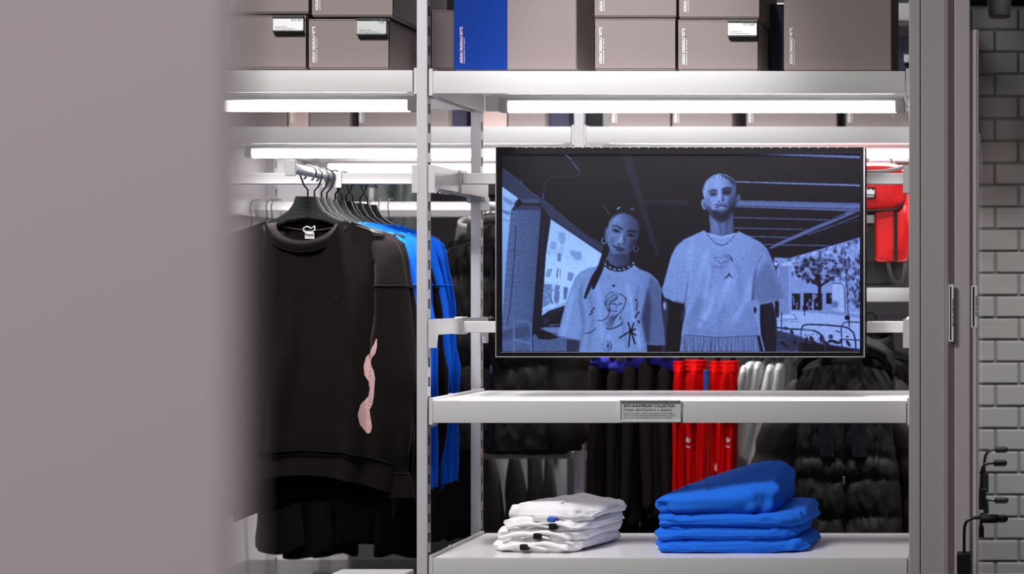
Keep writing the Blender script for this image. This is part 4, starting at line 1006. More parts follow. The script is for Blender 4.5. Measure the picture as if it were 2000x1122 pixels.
for i, (q, m, lab) in enumerate(row_):
    x = KX(FK) + (offs[i] if i > 2 else 0) * .3
    loc = (x, Y(q), railz(q) + .0015)
    up = [0, 0, -.003, .003, .004, .004, -.004, .004, .004, .004][i]
    h = thing('hanger', 'charcoal wide-shouldered hanger, %s in the sweatshirt row' % ['first and nearest', 'second', 'third', 'fourth', 'fifth', 'sixth', 'seventh', 'eighth', 'ninth', 'tenth and furthest'][i], 'hanger', loc, R([0, 4, -3, 5, -2, 3, 2, -3, 2, 4][i]), 'hangers on the sweatshirt rail')
    hanger_parts(h, hookdir=[-1, 1, 1, 1, 1, -1, 1, -1, 1, -1][i], lift=.0125)
    s = thing('sweatshirt', lab, 'sweatshirt', loc, R([3, -1, 2, -3, -2, -1, 2, -3, -3, -4][i]), 'sweatshirts on the face-out rail')
    s.location.z += up
    body, sl = sweater(s, m, seed=i * 1.7, det=1.0 if i < 2 else .6, thin=.9 if i == 0 else .5, length=[.685, .70, .69, .66, .66, .66, .70, .64, .65, .66][i])
    if i == 0:
        # neck label, clip and small chest emblem
        MB().bbox(-0.012, 0.010, 0.014, 0.0155, -0.168, -0.152, 0.0005, 1).build('neck_label', M['label'], s)
        MB().tube([(-.012, .008, -.150), (-.013, .006, -.142), (-.004, .006, -.137), (.006, .006, -.142), (.014, .006, -.136), (.015, .006, -.146), (.008, .006, -.151), (-.006, .006, -.151)], .0018, 6, True).build('white_loop', M['printwhite'], s, True)
        e = MB()
        for a in (-35, 0, 35):
            c, sn = math.cos(R(a)), math.sin(R(a))
            pts = [(0, 0), (.0028, .004), (.0018, .009), (0, .012), (-.0018, .009), (-.0028, .004)]
            o = len(e.v); e.v += [(0.082 + p[0] * c + p[1] * sn, 0, -0.318 - p[0] * sn + p[1] * c) for p in pts]; e.f.append(tuple(range(o, o + 6)))
        project_print('chest_emblem', e, body, M['wire'], s)
        # pink brushed wave on the sleeve
        left = [(740, 662), (736, 671), (725, 687), (715, 697), (711, 715), (713, 733), (720, 745), (726, 758), (722, 772), (708, 789), (704, 808), (707, 828), (713, 839), (718, 847)]
        right = [(742, 662), (742, 676), (739, 690), (729, 700), (727, 710), (735, 724), (738, 738), (736, 756), (734, 774), (731, 789), (722, 803), (726, 820), (728, 834), (723, 846)]
        g = MB(); rows = []
        n = 60
        def at(P, f):
            f *= len(P) - 1; k = min(int(f), len(P) - 2); a = f - k
            return (P[k][0] * (1 - a) + P[k + 1][0] * a, P[k][1] * (1 - a) + P[k + 1][1] * a)
        cr_, sr_ = math.cos(R(-3)), math.sin(R(-3))
        for j in range(n + 1):
            a, b = at(left, j / n), at(right, j / n); r_ = []
            for k in range(7):
                f = k / 6; px = a[0] * (1 - f) + b[0] * f; py = a[1] * (1 - f) + b[1] * f
                r_.append((X(px, 1.011) - loc[0], 0, Z(py, 1.011) - loc[2]))
            rows.append(r_)
        g.grid(rows)
        bb = MB(); bb.v = [v.co[:] for v in sl.data.vertices] + [v.co[:] for v in body.data.vertices]; nn = len(sl.data.vertices)
        bb.f = [tuple(p.vertices) for p in sl.data.polygons] + [tuple(v + nn for v in p.vertices) for p in body.data.polygons]
        tmp = bb.build('tmp', M['pink']); project_print('pink_wave_print', g, tmp, M['pink'], s, .0016); bpy.data.objects.remove(tmp)

# ---- puffer jackets facing the viewer
def puffer(t, seed=0, zc=-0.10, length=.78, seams=(), hw=.21, yoke=True, sleeve_out=.30, pockets=False, m='puffer', det=1.0, hood=False):
    nu, nv = int(64 * det), int(80 * det); zb = zc - length
    sm = sorted([s for s in seams], reverse=True)
    def puff(z):
        if not sm: return .5
        if z > sm[0]: return min(1, (z - sm[0]) / .03) * .55
        for a, b in zip(sm, sm[1:] + [zb - .04]):
            if a >= z >= b: return abs(math.sin(math.pi * (a - z) / (a - b))) ** .5
        return .4
    for side, nm in ((-1, 'front_panel'), (1, 'back_panel')):
        rows = []
        for j in range(nv + 1):
            tt = j / nv; r_ = []
            for i in range(nu + 1):
                s = -1 + 2 * i / nu; w = hw * interp([(0, .80), (.06, .93), (.2, 1), (.85, 1.06), (1, 1.0)], tt)
                x = s * w; zt = zc - .25 * max(0, abs(s) * hw * .8 - .05) - .01; z = zt + (zb - zt) * tt
                zz = z + .006 * math.sin(s * 6 + seed)
                e = max(0, 1 - abs(s) ** 2.5) ** .5; p = puff(zz)
                wr = .009 * nz(s * 9 + seed, z * 16, side) + .006 * nz(s * 22, z * 30 + seed, side)
                wr += .006 * (1 - p) * math.sin(s * 70 + 9 * nz(s * 6, z * 20, 2))
                d = .03 + .055 * e + .022 * p * e + wr * e
                d -= .018 * math.exp(-(s * hw / .012) ** 2)
                r_.append((x, side * d, z))
            rows.append(r_)
        MB().grid(rows).build(nm, M[m], t, True)
        if side < 0: fr_ = rows
    g = MB(); g.grid([[(r[0][0], -.031, r[0][2]) for r in fr_], [(r[0][0], .031, r[0][2]) for r in fr_]]); g.grid([[(r[-1][0], -.031, r[-1][2]) for r in fr_], [(r[-1][0], .031, r[-1][2]) for r in fr_]])
    g.build('side_gusset', M[m], t, True)
    g = MB(); g.box(-.0035, .0035, -.083, -.074, zb, zc - .03)
    g.build('zip', M['webbing'], t)
    MB().bbox(-.004, .004, -.092, -.086, zb + .24, zb + .265, .001, 1).build('zip_pull', M['zip'], t)
    # stand collar
    rg = []
    for j in range(7):
        tt = j / 6; rr = []
        for k in range(40):
            a = 2 * math.pi * k / 40
            f = 1 + .07 * nz(math.cos(a) * 3 + seed, math.sin(a) * 3, tt * 3)
            rr.append(((.085 - .012 * tt) * f * math.cos(a), (.062 + .012 * math.sin(tt * math.pi)) * f * math.sin(a), zc - .035 + .10 * tt + .02 * math.sin(a) * tt))
        rg.append(rr)
    rin = [[(p[0] * .8, p[1] * .75, p[2] - .005) for p in r] for r in reversed(rg)]
    MB().rings(rg + rin, cap=False).build('collar', M[m], t, True)
    if hood:
        rg = []
        for j in range(12):
            a0 = j / 11 * math.pi
            rg.append([(.15 * math.cos(a0) * (1 + .1 * nz(j, k * .4, seed)), -.04 + (.032 + .020 * nz(j * .6, k * .5, 3)) * math.cos(2 * math.pi * k / 20), zc - .03 + .085 * math.sin(a0) * (1.0) + (.03 + .012 * nz(j * .9, k * .4, 7)) * math.sin(2 * math.pi * k / 20)) for k in range(20)])
        MB().rings(rg).build('hood', M[m], t, True)
    for sd in (-1, 1):
        path = []
        n = 46
        for j in range(n + 1):
            tt = j / n
            cx = hw * .74 + (sleeve_out - hw * .74 - .055) * min(1, tt * 1.9) ** .7; cz = zc - .06 - tt * .60
            band = abs(math.sin(math.pi * ((tt * 5.2) % 1))) ** .5 if tt > .12 else .6
            rx = (.035 + .030 * min(1, tt * 5)) * (1 - .22 * max(0, tt - .5)) + .009 * band; ry = rx * .95
            if tt > .96: rx *= .75; ry *= .75
            path.append([(sd * (cx + rx * math.cos(a) * (1 + .1 * nz(math.cos(a) * 3 + seed, math.sin(a) * 3, cz * 22))), -.012 - .02 * tt + ry * math.sin(a) * (1 + .12 * nz(math.cos(a) * 3, math.sin(a) * 3 + seed, cz * 22)), cz) for a in [2 * math.pi * k / 26 for k in range(26)]])
        MB().rings(path).build('sleeve', M[m], t, True)
    if pockets:
        for sd in (-1, 1):
            g = MB(); rows = []
            for j in range(16):
                zz = sm[0] + .012 + j / 15 * .16
                rows.append([(sd * (.028 + k / 6 * .045), -.112 - .006 * nz(k * 1.3, j * .8, seed + sd) - (.004 if 0 < k < 6 else 0), zz) for k in range(7)])
            g.grid(rows); g.grid([[(p[0], p[1] + .02, p[2]) for p in r] for r in rows])
            g.grid([rows[0], [(p[0], p[1] + .02, p[2]) for p in rows[0]]]); g.grid([rows[-1], [(p[0], p[1] + .02, p[2]) for p in rows[-1]]])
            g.build('chest_pocket', M['puffer_shiny'], t, True)

def faceout(label, K, qa, qb, h, nm='faceout_rail'):
    t = thing(nm, label, 'rail', (KX(K), Y(qa), CAMZ + h * U))
    MB().tube([(0, 0, 0), (0, Y(qb) - Y(qa), 0)], .0125, 18).build('tube', M['white'], t, True, sharp=40)
    MB().bbox(-.015, .015, -.005, .0, -.02, .022, .003).build('end_stop', M['white'], t)
    MB().bbox(-.02, .02, Y(qb) - Y(qa) - .004, Y(qb) - Y(qa), -.03, .03, .002).build('bar_clamp', M['white'], t)
    return t
def worn(px, q, h): return (X(px, q), Y(q), CAMZ + h * U)
# big black puffer at the right
h2 = -35
faceout('white face-out rail behind the screen carrying the black down jackets', (1930 - 1655) * 1.28, 1.268, 1.379, h2 - 20)
def jacket(label, px, q, top_py, mlen, seam_py, hw, so, seed, pockets=False, group=None, rz=0, hood=False, railh=None, col='puffer', hcol='hanger', zoff=.10):
    z0 = Z(top_py, q) + zoff
    t = thing('down_jacket', label, 'jacket', (X(px, q), Y(q), z0), rz, group)
    sm = [Z(s, q) - z0 for s in seam_py]
    puffer(t, seed, -zoff, mlen, sm, hw, True, so, pockets, hood=hood, m=col)
    zr = CAMZ + railh * U + .0125
    h = thing('hanger', 'dark hanger inside the ' + label.split(',')[0], 'hanger', (X(px, q), Y(q), z0 - zoff + .075 + .063), rz)
    hanger_parts(h, .17)
    h.location.z = zr; 
    return t
jacket('big black down jacket hanging behind the two right shelves, stitched bands', 1655, 1.295, 705, .62, (893, 930, 1003, 1075), .175, .30, 2, True, 'black down jackets', R(-2), True, railh=h2 - 20)
jacket('black down jacket directly behind the big one at the right', 1700, 1.345, 690, .60, (800, 880, 960, 1020), .19, .31, 5, False, 'black down jackets', R(3), False, railh=h2 - 20)
# rear left bay
faceout('white face-out rail of the island rack carrying the dark jackets, left of the screen', (1930 - 947) * 1.262, 1.262, 1.379, 176 * 1.262 + 2)
hL = 176 * 1.262 + 2
for i, (px, q, tp, ln, sm, lab) in enumerate(((972, 1.30, 470, .655, (543, 640, 715, 790), 'dark brown down jacket left of the screen with a chest print, frontmost'),
                                              (960, 1.332, 462, .66, (560, 650, 740, 820), 'dark brown down jacket second behind the post left of the screen'),
                                              (938, 1.362, 466, .66, (540, 620, 700, 780), 'dark brown down jacket with a raised collar, furthest left of the screen'))):
    t = jacket(lab, px, q, tp, ln, sm, .19, .275, 7 + i * 3, False, 'dark down jackets left of the screen', R([4, -3, -6][i]), False, railh=hL)
    if i == 0:
        g = MB(); z0 = t.location.z
        put_text(g, 'adidas', X(957, q) - t.location.x, 0, Z(622, q) - z0, .0095, None, .03); put_text(g, 'ADVENTURE', X(957, q) - t.location.x, 0, Z(629, q) - z0, .005, None, .0, space=1.3)
        hostp = [c for c in bpy.data.objects if c.parent == t and c.name.startswith('front_panel')][0]
        project_print('chest_lettering', g, hostp, M['printwhite'], t, .002)
        MB().tube([(-.06, -.10, -.12), (-.02, -.125, -.3), (.03, -.13, -.52)], .012, 10).build('diagonal_strap', M['cloth_char'], t, True)
        MB().bbox(.0, .03, -.12, -.115, Z(530, q) - z0, Z(478, q) - z0, .001, 1).build('swing_tag', M['label'], t).location = (-.05, 0, 0)
        MB().bbox(.0, .03, -.1215, -.1202, Z(530, q) - z0, Z(522, q) - z0, .0005, 1).build('swing_tag_stripe', M['ribbonblue'], t).location = (-.05, 0, 0)

# ---- garments seen edge-on along a bar
def edge_on(t, m, h, wt, wb, dep, seed=0, slant=0.0, sleeve=True, dy=0.0, shirt=False, top_r=.028):
    """shoulder side of a hanging garment; origin at the top of the shoulder; h = drop"""
    rg = []; n = 44
    for j in range(n + 1):
        tt = j / n; z = -h * tt
        grow = min(1, (tt / .06)) ** .5
        w = (wt + (wb - wt) * min(1, tt * 1.4)) * (.35 + .65 * grow)
        d = dep * (.35 + .65 * min(1, tt / .12) ** .6)
        cx = slant * tt ** 1.3; r_ = []
        for k in range(30):
            a = 2 * math.pi * k / 30
            f = 1 + .22 * math.sin(3 * a + seed * 1.3 + tt * 2) * min(1, tt * 3) + .22 * nz(math.cos(a) * 2 + seed, math.sin(a) * 2, tt * 4)
            r_.append((cx + w * f * math.cos(a), dy + d * math.sin(a) * (1 + .1 * nz(seed, k * .3, tt * 3)), z + .012 * math.cos(a * 2 + seed) * tt))
        rg.append(r_)
    o = MB().rings(rg).build('body', M[m], t, True)
    if sleeve:
        rg = []
        L = h * (.38 if shirt else .92); n = 30
        for j in range(n + 1):
            tt = j / n; z = -.012 - L * tt; w = (wt * .8 + (wb * .45) * tt if shirt else wt * (.85 - .25 * tt)); w *= (.4 + .6 * min(1, tt / .06) ** .5)
            r_ = []
            for k in range(20):
                a = 2 * math.pi * k / 20; f = 1 + .2 * nz(math.cos(a) * 2 + seed * 3, math.sin(a) * 2, tt * 5)
                r_.append((slant * (L * tt / h) ** 1.3 * (1.5 if shirt else 1) - wt * .25 + w * f * math.cos(a), -dep * .82 - .02 + .028 * math.sin(a) * (.5 + .5 * min(1, tt * 6)), z))
            rg.append(r_)
        MB().rings(rg).build('sleeve', M[m], t, True)
    return o
QE = 1.345
side_rail_z = CAMZ - 64 * U
def edge_hanger(x, q, label, group, m='hanger', z=side_rail_z):
    h = thing('hanger', label, 'hanger', (x, Y(1.382) + .002, z + .01 + .004), R(90), group)
    hanger_parts(h, .17, top=-.05, drop=.06)
    return h
ords = ['first', 'second', 'third', 'fourth', 'fifth', 'sixth']
for i, (px, tp, wt, wb) in enumerate(((1159, 708, .024, .032), (1196, 717, .023, .034), (1228, 708, .028, .036), (1266, 700, .030, .046), (1300, 711, .026, .036))):
    x, z = X(px, QE), Z(tp, QE)
    t = thing('hooded_top', 'charcoal hooded top with violet lining, %s from the middle post' % ords[i], 'sweatshirt', (x, Y(1.382), z), R(random.uniform(-3, 3)), 'charcoal tops on the side bar')
    edge_on(t, 'cloth_char', .52, wt, wb, .15, seed=i * 2.1 + 1, slant=[-.006, -.01, -.012, .012, .014][i])
    g = MB(); rg = []
    for j in range(10):
        a0 = j / 9
        rg.append([(.010 + .040 * math.cos(a) * (1 + .25 * nz(j * .5, k * .4, i)), -.10 + .13 * a0, -.004 - .010 * a0 + .020 * math.sin(a) * (1 + .25 * nz(k * .4, j * .5, i + 4))) for k, a in enumerate([2 * math.pi * q_ / 18 for q_ in range(18)])])
    MB().rings(rg).build('violet_hood_lining', M['cloth_violet'], t, True)
    edge_hanger(x, 1.382, 'dark hanger in the charcoal top, %s from the middle post' % ords[i], 'hangers on the side bar')
    # lower trousers of the set seen below
for i, (px, w) in enumerate(((1150, .020), (1180, .026), (1215, .030), (1250, .034), (1300, .030))):
    x, z = X(px, 1.375), Z(800, 1.375)
    t = thing('track_trousers', 'charcoal trousers hanging low behind the tops, %s from the middle post' % ords[i], 'trousers', (x, Y(1.415), z), 0, 'charcoal trousers below the tops')
    edge_on(t, 'cloth_char', .50, w, w * .9, .05, seed=i * 3.3, sleeve=False)
# red track trousers
def trefoil(x, z, s):
    g = MB()
    for a, l in ((-38, 1.0), (0, 1.12), (38, 1.0)):
        c, sn = math.cos(R(a)), math.sin(R(a))
        pts = [(0, .1), (.26, .45), (.30, .8), (.16, 1.15), (0, 1.35), (-.16, 1.15), (-.30, .8), (-.26, .45)]
        n = len(g.v); g.v += [(x + s * l * (p[0] * c + p[1] * sn), 0, z + s * l * (-p[0] * sn + p[1] * c)) for p in pts]; g.f.append(tuple(range(n, n + 8)))
    return g
for i, (px, tp, wt, qd, lg) in enumerate(((1329, 706, .021, 1.34, 0), (1360, 704, .032, 1.325, 1), (1400, 706, .024, 1.34, 0), (1424, 706, .030, 1.325, 1))):
    x, z = X(px, qd), Z(tp, qd)
    t = thing('track_trousers', 'red track trousers with gathered waist, %s from the left of the red group' % ords[i], 'trousers', (x, Y(qd), z), 0, 'red track trousers on the side bar')
    rg = []; nL = 60; H = .56
    def ring_at(tt, cx, w, d, gather, sd_):
        return [(cx + w * math.cos(a) * (1 + gather * math.sin(9 * a + 2)) * (1 + .10 * nz(math.cos(a) * 2 + sd_, math.sin(a) * 2, tt * 6)), d * math.sin(a) * (1 + .1 * math.sin(4 * a + sd_ + tt * 4)), -H * tt) for a in [2 * math.pi * k / 36 for k in range(36)]]
    up_ = []
    for j in range(nL + 1):
        tt = j / nL * .35
        ga = .10 * math.exp(-(tt / .06) ** 2); rib = .06 * math.cos(tt * 230) * (tt < .075)
        up_.append(ring_at(tt, 0, wt * (1 + rib - .12 * math.exp(-((tt - .08) / .03) ** 2)) * (1 + .12 * tt), .055 * (1 - .3 * math.exp(-(tt / .05) ** 2)), ga, i))
    up_.insert(0, [(p[0] * .6, p[1] * .6, p[2]) for p in up_[0]])
    body = MB().rings(up_).build('waist_and_hips', M['cloth_red'], t, True)
    for sd in (-1, 1):
        rg = []
        for j in range(30):
            tt = .34 + j / 29 * .66
            cx = sd * wt * (.46 + .05 * (tt - .35)) + [-.002, .004, 0, -.012][i] * tt; w = wt * (.60 - .12 * (tt - .35)); rg.append(ring_at(tt, cx, w, .045, 0, i + sd))
        leg = MB().rings(rg).build('leg', M['cloth_red'], t, True)
        if lg and sd == (-1 if i == 1 else -1):
            lx = X(1346 if i == 1 else 1382, qd) - t.location.x if i == 1 else X(1421, qd) - t.location.x
            for (pxl) in ((1345, 1380) if i == 1 else ()):
                pass
    if i == 1: MB().bbox(-.008, .004, -.062, -.060, -.10, -.03, .0006, 1).build('blue_swing_tag', M['ribbonblue'], t).location = (wt * 1.15, .03, 0)
    edge_hanger(x, 1.382, 'dark clip hanger above the red trousers, %s from the left' % ords[i], 'clip hangers of the red trousers')
    t['_logo'] = lg
bpy.context.view_layer.update()
reds = [o for o in bpy.data.objects if o.name.startswith('track_trousers') and o.get('group', '').startswith('red')]
legs_r = [(o, o.parent) for o in bpy.data.objects if o.name.startswith('leg') and o.parent in reds]
for o in reds: del o['_logo']
def best_leg(px, q=1.325):
    x = X(px, q); b = None
    for o, p in legs_r:
        xs_ = [v.co.x + p.location.x for v in o.data.vertices]; c = (min(xs_) + max(xs_)) / 2
        if b is None or abs(c - x) < b[0]: b = (abs(c - x), o, p)
    return b[1], b[2]
for px in (1344.5, 1381, 1421):
    leg, p = best_leg(px); q = p.location.y / 4 - .008
    g = trefoil(X(px, q) - p.location.x, Z(865, q) - p.location.z, .0125)
    put_text(g, 'adidas', X(px - 5.2, q) - p.location.x, 0, Z(874, q) - p.location.z, .0055, 10.5 * q * U, .04)
    project_print('leg_emblem', g, leg, M['printwhite'], p, .0016)

# white tees, edge-on, swung to the left
for i, (px, tp, sl_, h) in enumerate(((1458, 706, -.085, .345), (1470, 699, -.075, .33), (1485, 699, -.06, .33), (1509, 704, -.07, .34), (1526, 702, -.06, .31))):
    qd = 1.335 + .004 * i
    x, z = X(px, qd), Z(tp, qd)
    t = thing('tee_shirt', 'white tee shirt edge-on beside the big black jacket, %s from the red trousers' % ords[i], 'shirt', (x, Y(qd) + .1, z), 0, 'white tee shirts on the side bar')
    edge_on(t, 'cloth_white', h, .0135, .026 if i != 0 else .034, .13, seed=i * 1.9 + .4, slant=sl_, shirt=True)
    edge_hanger(x, 1.382, 'pale hanger inside the white tee, %s from the red trousers' % ords[i], 'hangers in the white tees', m='hanger')
t = thing('tee_shirt', 'grey shirt hanging lower behind the white tees', 'shirt', (X(1462, 1.39), Y(1.41), Z(880, 1.39)), 0)
edge_on(t, 'cloth_palegrey', .2, .05, .055, .05, seed=4, sleeve=False)

# side bar carrying them (hidden behind the screen's lower edge)
sb = thing('side_rail', 'white bar behind the screen carrying tops, trousers and tees', 'rail', (KX(579), Y(1.382), side_rail_z))
MB().tube([(KX(KA - 14) - KX(579), 0, 0), (KX(KB_ + 14) - KX(579), 0, 0)], .0095, 16).build('tube', M['white'], sb, True, sharp=40)
for k in (KA - 14, KB_ + 14):
    MB().bbox(KX(k) - KX(579) - .004, KX(k) - KX(579) + .004, -.02, .02, -.02, .02, .002).build('end_plate', M['white'], sb)

# grey sweat trousers low in the rear left bay
for i, (px, w, m) in enumerate(((962, .040, 'cloth_grey'), (1012, .036, 'cloth_grey'), (1050, .030, 'cloth_grey'), (1078, .022, 'cloth_grey'))):
    qd = 1.40
    t = thing('sweat_trousers', 'grey marl sweat trousers under the dark jackets, %s from the slotted rear post' % ords[i], 'trousers', (X(px, qd), Y(qd), Z(884, qd)), 0, 'grey sweat trousers on the low bar')
    n = 34; rg = []
    for j in range(n + 1):
        tt = j / n; ww = w * (.35 + .75 * min(1, tt * 2.2) ** .8) if i != 2 else w * (.8 + .2 * tt)
        rg.append([(ww * math.cos(a) * (1 + .12 * nz(math.cos(a) * 2 + i, math.sin(a) * 2, tt * 3)) - .012 * (1 - tt), .03 * math.sin(a), -.33 * tt) for a in [2 * math.pi * k / 24 for k in range(24)]])
    MB().rings(rg).build('leg', M[m], t, True)
t = thing('lounge_shirt', 'pale grey garment showing between the grey sweat trousers', 'sweatshirt', (X(1020, 1.425), Y(1.425), Z(880, 1.425)))
rows = [[(-.15 + .30 * k / 30, .008 * math.sin(k * .9) + .006 * nz(k * .3, j * .2, 1), -.34 * j / 20) for k in range(31)] for j in range(21)]
g = MB(); g.grid(rows); g.grid([[(p[0], p[1] + .012, p[2]) for p in r] for r in rows])
g.build('body', M['cloth_palegrey'], t, True)
g = MB().tube([(.055 + .022 * math.cos(a), -.03, -.03 + .018 * math.sin(a)) for a in [i * .35 for i in range(18)]] + [(.085, -.03, -.02), (.09, -.03, -.06), (.098, -.03, -.03)], .0012, 6)
g.build('drawcord', M['wire'], t, True)
MB().bbox(.09, .13, -.02, -.01, -.02, -.002, .002).build('red_tab', M['cloth_red'], t)
for i, (a, b) in enumerate(((-.085, -.055), (-.02, -.005))): MB().bbox(a, b, -.05, -.03, -.02, .0, .002).build('black_clip', M['black'], t)
# folded dark trousers over the low bar above them
for i, (z0, z1) in enumerate(((818, 845), (845, 866), (866, 888))):
    qd = 1.375
    t = thing('folded_trousers', 'black folded trousers under the dark jackets, %s layer down' % ['top', 'middle', 'bottom'][i], 'trousers', (X(1030, qd), Y(qd), Z(z1, qd)), 0, 'black folded trousers in the rear left bay')
    hh = Z(z0, qd) - Z(z1, qd)
    rg = []
    for k in range(41):
        s = -1 + 2 * k / 40; x = s * .145; e = max(.03, (1 - abs(s) ** 8)) ** .5
        rg.append([(x, -.01 + .05 * e * math.cos(a) * (1 + .1 * nz(k * .3, i, math.cos(a))), hh * .5 + hh * .52 * e * math.sin(a) * (1 + .25 * nz(k * .2, i * 5, math.sin(a)))) for a in [2 * math.pi * q_ / 18 for q_ in range(18)]])
    MB().rings(rg).build('fabric', M['puffer'], t, True)
# lowest island shelf carrying that low row, dark trousers at the lower left
def dark_low(i, px, q, z0, z1, w, lab):
    t = thing('dark_trousers', lab, 'trousers', (X(px, q), Y(q), Z(z0, q)), 0, 'dark trousers at the lower left')
    L = Z(z0, q) - Z(z1, q); rg = []
    for j in range(25):
        tt = j / 24
        rg.append([(w * (.9 + .12 * tt) * math.cos(a) * (1 + .08 * math.sin(5 * a + i) + .06 * nz(math.cos(a) * 2, i, tt * 3)), .03 * math.sin(a) * (1 + .2 * math.sin(4 * a)), -L * tt + .01 * math.cos(a * 2 + i) * tt) for a in [2 * math.pi * k / 32 for k in range(32)]])
    MB().rings(rg).build('fabric', M['cloth_shadow'], t, True)
    MB().bbox(-w * .1, w * .1, -.045, -.03, -.03, .015, .003).build('clip', M['black'], t)
for i, (px, q, z0, z1, w, wh) in enumerate(((545, 1.34, 955, 1076, .075, 'leftmost'), (600, 1.352, 955, 1086, .08, 'second from the left'), (655, 1.37, 955, 1084, .07, 'third from the left'), (710, 1.35, 955, 1062, .085, 'short pair in the middle'), (780, 1.335, 955, 1085, .075, 'beside the slotted post'))):
    dark_low(i, px, q, z0, z1, w, 'dark trousers at the lower left under the sweatshirts, ' + wh)
for i, (px, ww) in enumerate(((870, .05), (900, .04))):
    t = thing('dark_trousers', 'charcoal trousers hanging between the two slotted posts, %s' % ['left pair', 'right pair'][i], 'trousers', (X(px, 1.38), Y(1.38), Z(840, 1.38)), 0, 'charcoal trousers between the posts')
    edge_on(t, 'cloth_char', .36, ww * .8, ww, .04, seed=i + 20, sleeve=False)
t = thing('low_platform', 'dark glossy platform under the trousers at the lower left', 'platform', (X(650, 1.36), Y(1.36), 0))
MB().bbox(-.42, .38, -.30, .14, Z(1092, 1.4) - .04, Z(1092, 1.4), .004).build('top', M['bezel'], t)
MB().bbox(-.40, .36, -.27, .12, 0, Z(1092, 1.4) - .041, .004).build('base', M['black'], t)
t = thing('white_box_base', 'pale low box edge at the bottom left beside the slotted post', 'box', (X(780, 1.2), Y(1.13), 0))
MB().bbox(-.08, .12, -.06, .06, 0, Z(1119, 1.13), .006).build('body', M['lightstone'], t)

# bags on the far unit, seen above the sweatshirts
for i, (px, wd, tp, wh) in enumerate(((704, 150, 322, 'left of the two, under the far lamp'), (795, 60, 345, 'smaller, right of the other'))):
    q = 1.60
    t = thing('garment_bag', 'dark grey bag hanging beyond the racks, ' + wh, 'bag', (X(px, q), Y(q), Z(tp, q)), 0, 'dark bags beyond the island rack')
    w = wd / 2 * q * U; H = .42; rg = []
    for j in range(24):
        tt = j / 23; ww = w * min(1, .35 + 1.6 * tt) ** .6
        rg.append([(ww * (abs(math.cos(a)) ** .6) * (1 if math.cos(a) > 0 else -1), .06 * (abs(math.sin(a)) ** .7) * (1 if math.sin(a) > 0 else -1) * min(1, .3 + tt * 3), -H * tt) for a in [2 * math.pi * k / 32 for k in range(32)]])
    MB().rings(rg).build('body', M['bagdark'], t, True)
    for s in ((-.35, .05, .45) if i == 0 else (.0,)):
        MB().bbox(w * s - .008, w * s + .008, -.068, -.060, -H + .01, -.02, .001, 1).build('strap', M['cloth_palegrey'] if s > .4 else M['bagdark'], t)
    MB().tube([(w * .5 + .012 * math.cos(a), -.075, -.155 + .008 * math.sin(a)) for a in [i_ * .42 for i_ in range(15)]], .003, 6, True).build('buckle', M['zip'], t, True)
for i, px in enumerate((730, 748, 766)):
    t = thing('wire_hook', 'black wire hook on the white island bar, %s of three right of the sweatshirts' % ['left', 'middle', 'right'][i], 'hook', (X(px, 1.376), Y(1.376), Z(393, 1.376)), 0, 'wire hooks on the island bar')
    zz = [(0, 0, -.07), (-.004, 0, -.05), (-.007, 0, -.02), (-.004, -.004, -.004)] + [(.0, -.004 + .03 * (1 - math.cos(a)) / 2, .006 * math.sin(a) + .003) for a in (R(60), R(90), R(140))]
    MB().tube([(p[0], p[1] - .02, p[2]) for p in zz], .0018, 6).build('wire', M['wire'], t, True)
for i, px in enumerate((499, 530, 540)):
    t = thing('wire_hook', 'grey hanger hook on the bar near the pillar, %s of three' % ['left', 'middle', 'right'][i], 'hook', (X(px, 1.376), Y(1.376), Z(393, 1.376)), 0, 'hanger hooks near the pillar')
    MB().tube([(-.006, -.02, -.085), (-.006, -.02, -.05), (-.009, -.022, -.02), (-.004, -.022, -.004), (.004, -.015, .003), (.010, .0, .0045), (.012, .014, .003)], .0018, 6).build('wire', M['wire'], t, True)
# green glass cabinet edge
gc = thing('glass_cabinet', 'dark display case with green glass edges far behind the racks', 'cabinet', (X(925, 1.75), Y(1.75), 0))
zt_ = Z(322, 1.75)
MB().bbox(-.042, -.036, -.01, .30, 0, zt_, .001, 1).build('glass_side', M['greenedge'], gc)
MB().bbox(-.035, .55, -.01, .30, zt_ - .006, zt_, .001, 1).build('glass_top', M['greenedge'], gc)
MB().bbox(-.035, .55, .29, .30, 0, zt_ - .008, .001, 1).build('back_board', M['wallgrey'], gc)
MB().bbox(-.02, .45, .1, .28, zt_ - .12, zt_ - .05, .004).build('grey_box', M['bagdark'], gc)

# ---- red backpack on the island shelf
q = 1.345
bp = thing('backpack', 'red and black backpack with flap standing on the island shelf right of the screen', 'backpack', (X(1682, q), Y(q) + .09, Z(557, q)))
ox, oz = bp.location.x, bp.location.z
def bxp(px): return X(px, q) - ox
def bz(py): return Z(py, q) - oz
def soft(x0, x1, y0, y1, z0, z1, sd, e1=.45, amp=.004, nu=40, nv=24):
    cx, cy, cz = (x0 + x1) / 2, (y0 + y1) / 2, (z0 + z1) / 2; a, b, c = (x1 - x0) / 2, (y1 - y0) / 2, (z1 - z0) / 2; rg = []
    def P(v, e): return math.copysign(abs(v) ** e, v)
    for j in range(1, nv):
        ph = -math.pi / 2 + math.pi * j / nv; r_ = []
        for k in range(nu):
            th = 2 * math.pi * k / nu
            x = a * P(math.cos(ph), e1) * P(math.cos(th), e1); y = b * P(math.cos(ph), e1) * P(math.sin(th), e1); z = c * P(math.sin(ph), e1)
            n_ = amp * nz(x * 22 + sd, y * 22, z * 22)
            r_.append((cx + x * (1 + n_ / max(a, .01)), cy + y * (1 + n_ / max(b, .01)) + amp * nz(x * 40, z * 40, sd), cz + z))
        rg.append(r_)
    return MB().rings(rg)
soft(bxp(1592), bxp(1771), -.08, .09, 0, bz(445), 3, .35).build('lower_body', M['webbing'], bp, True)
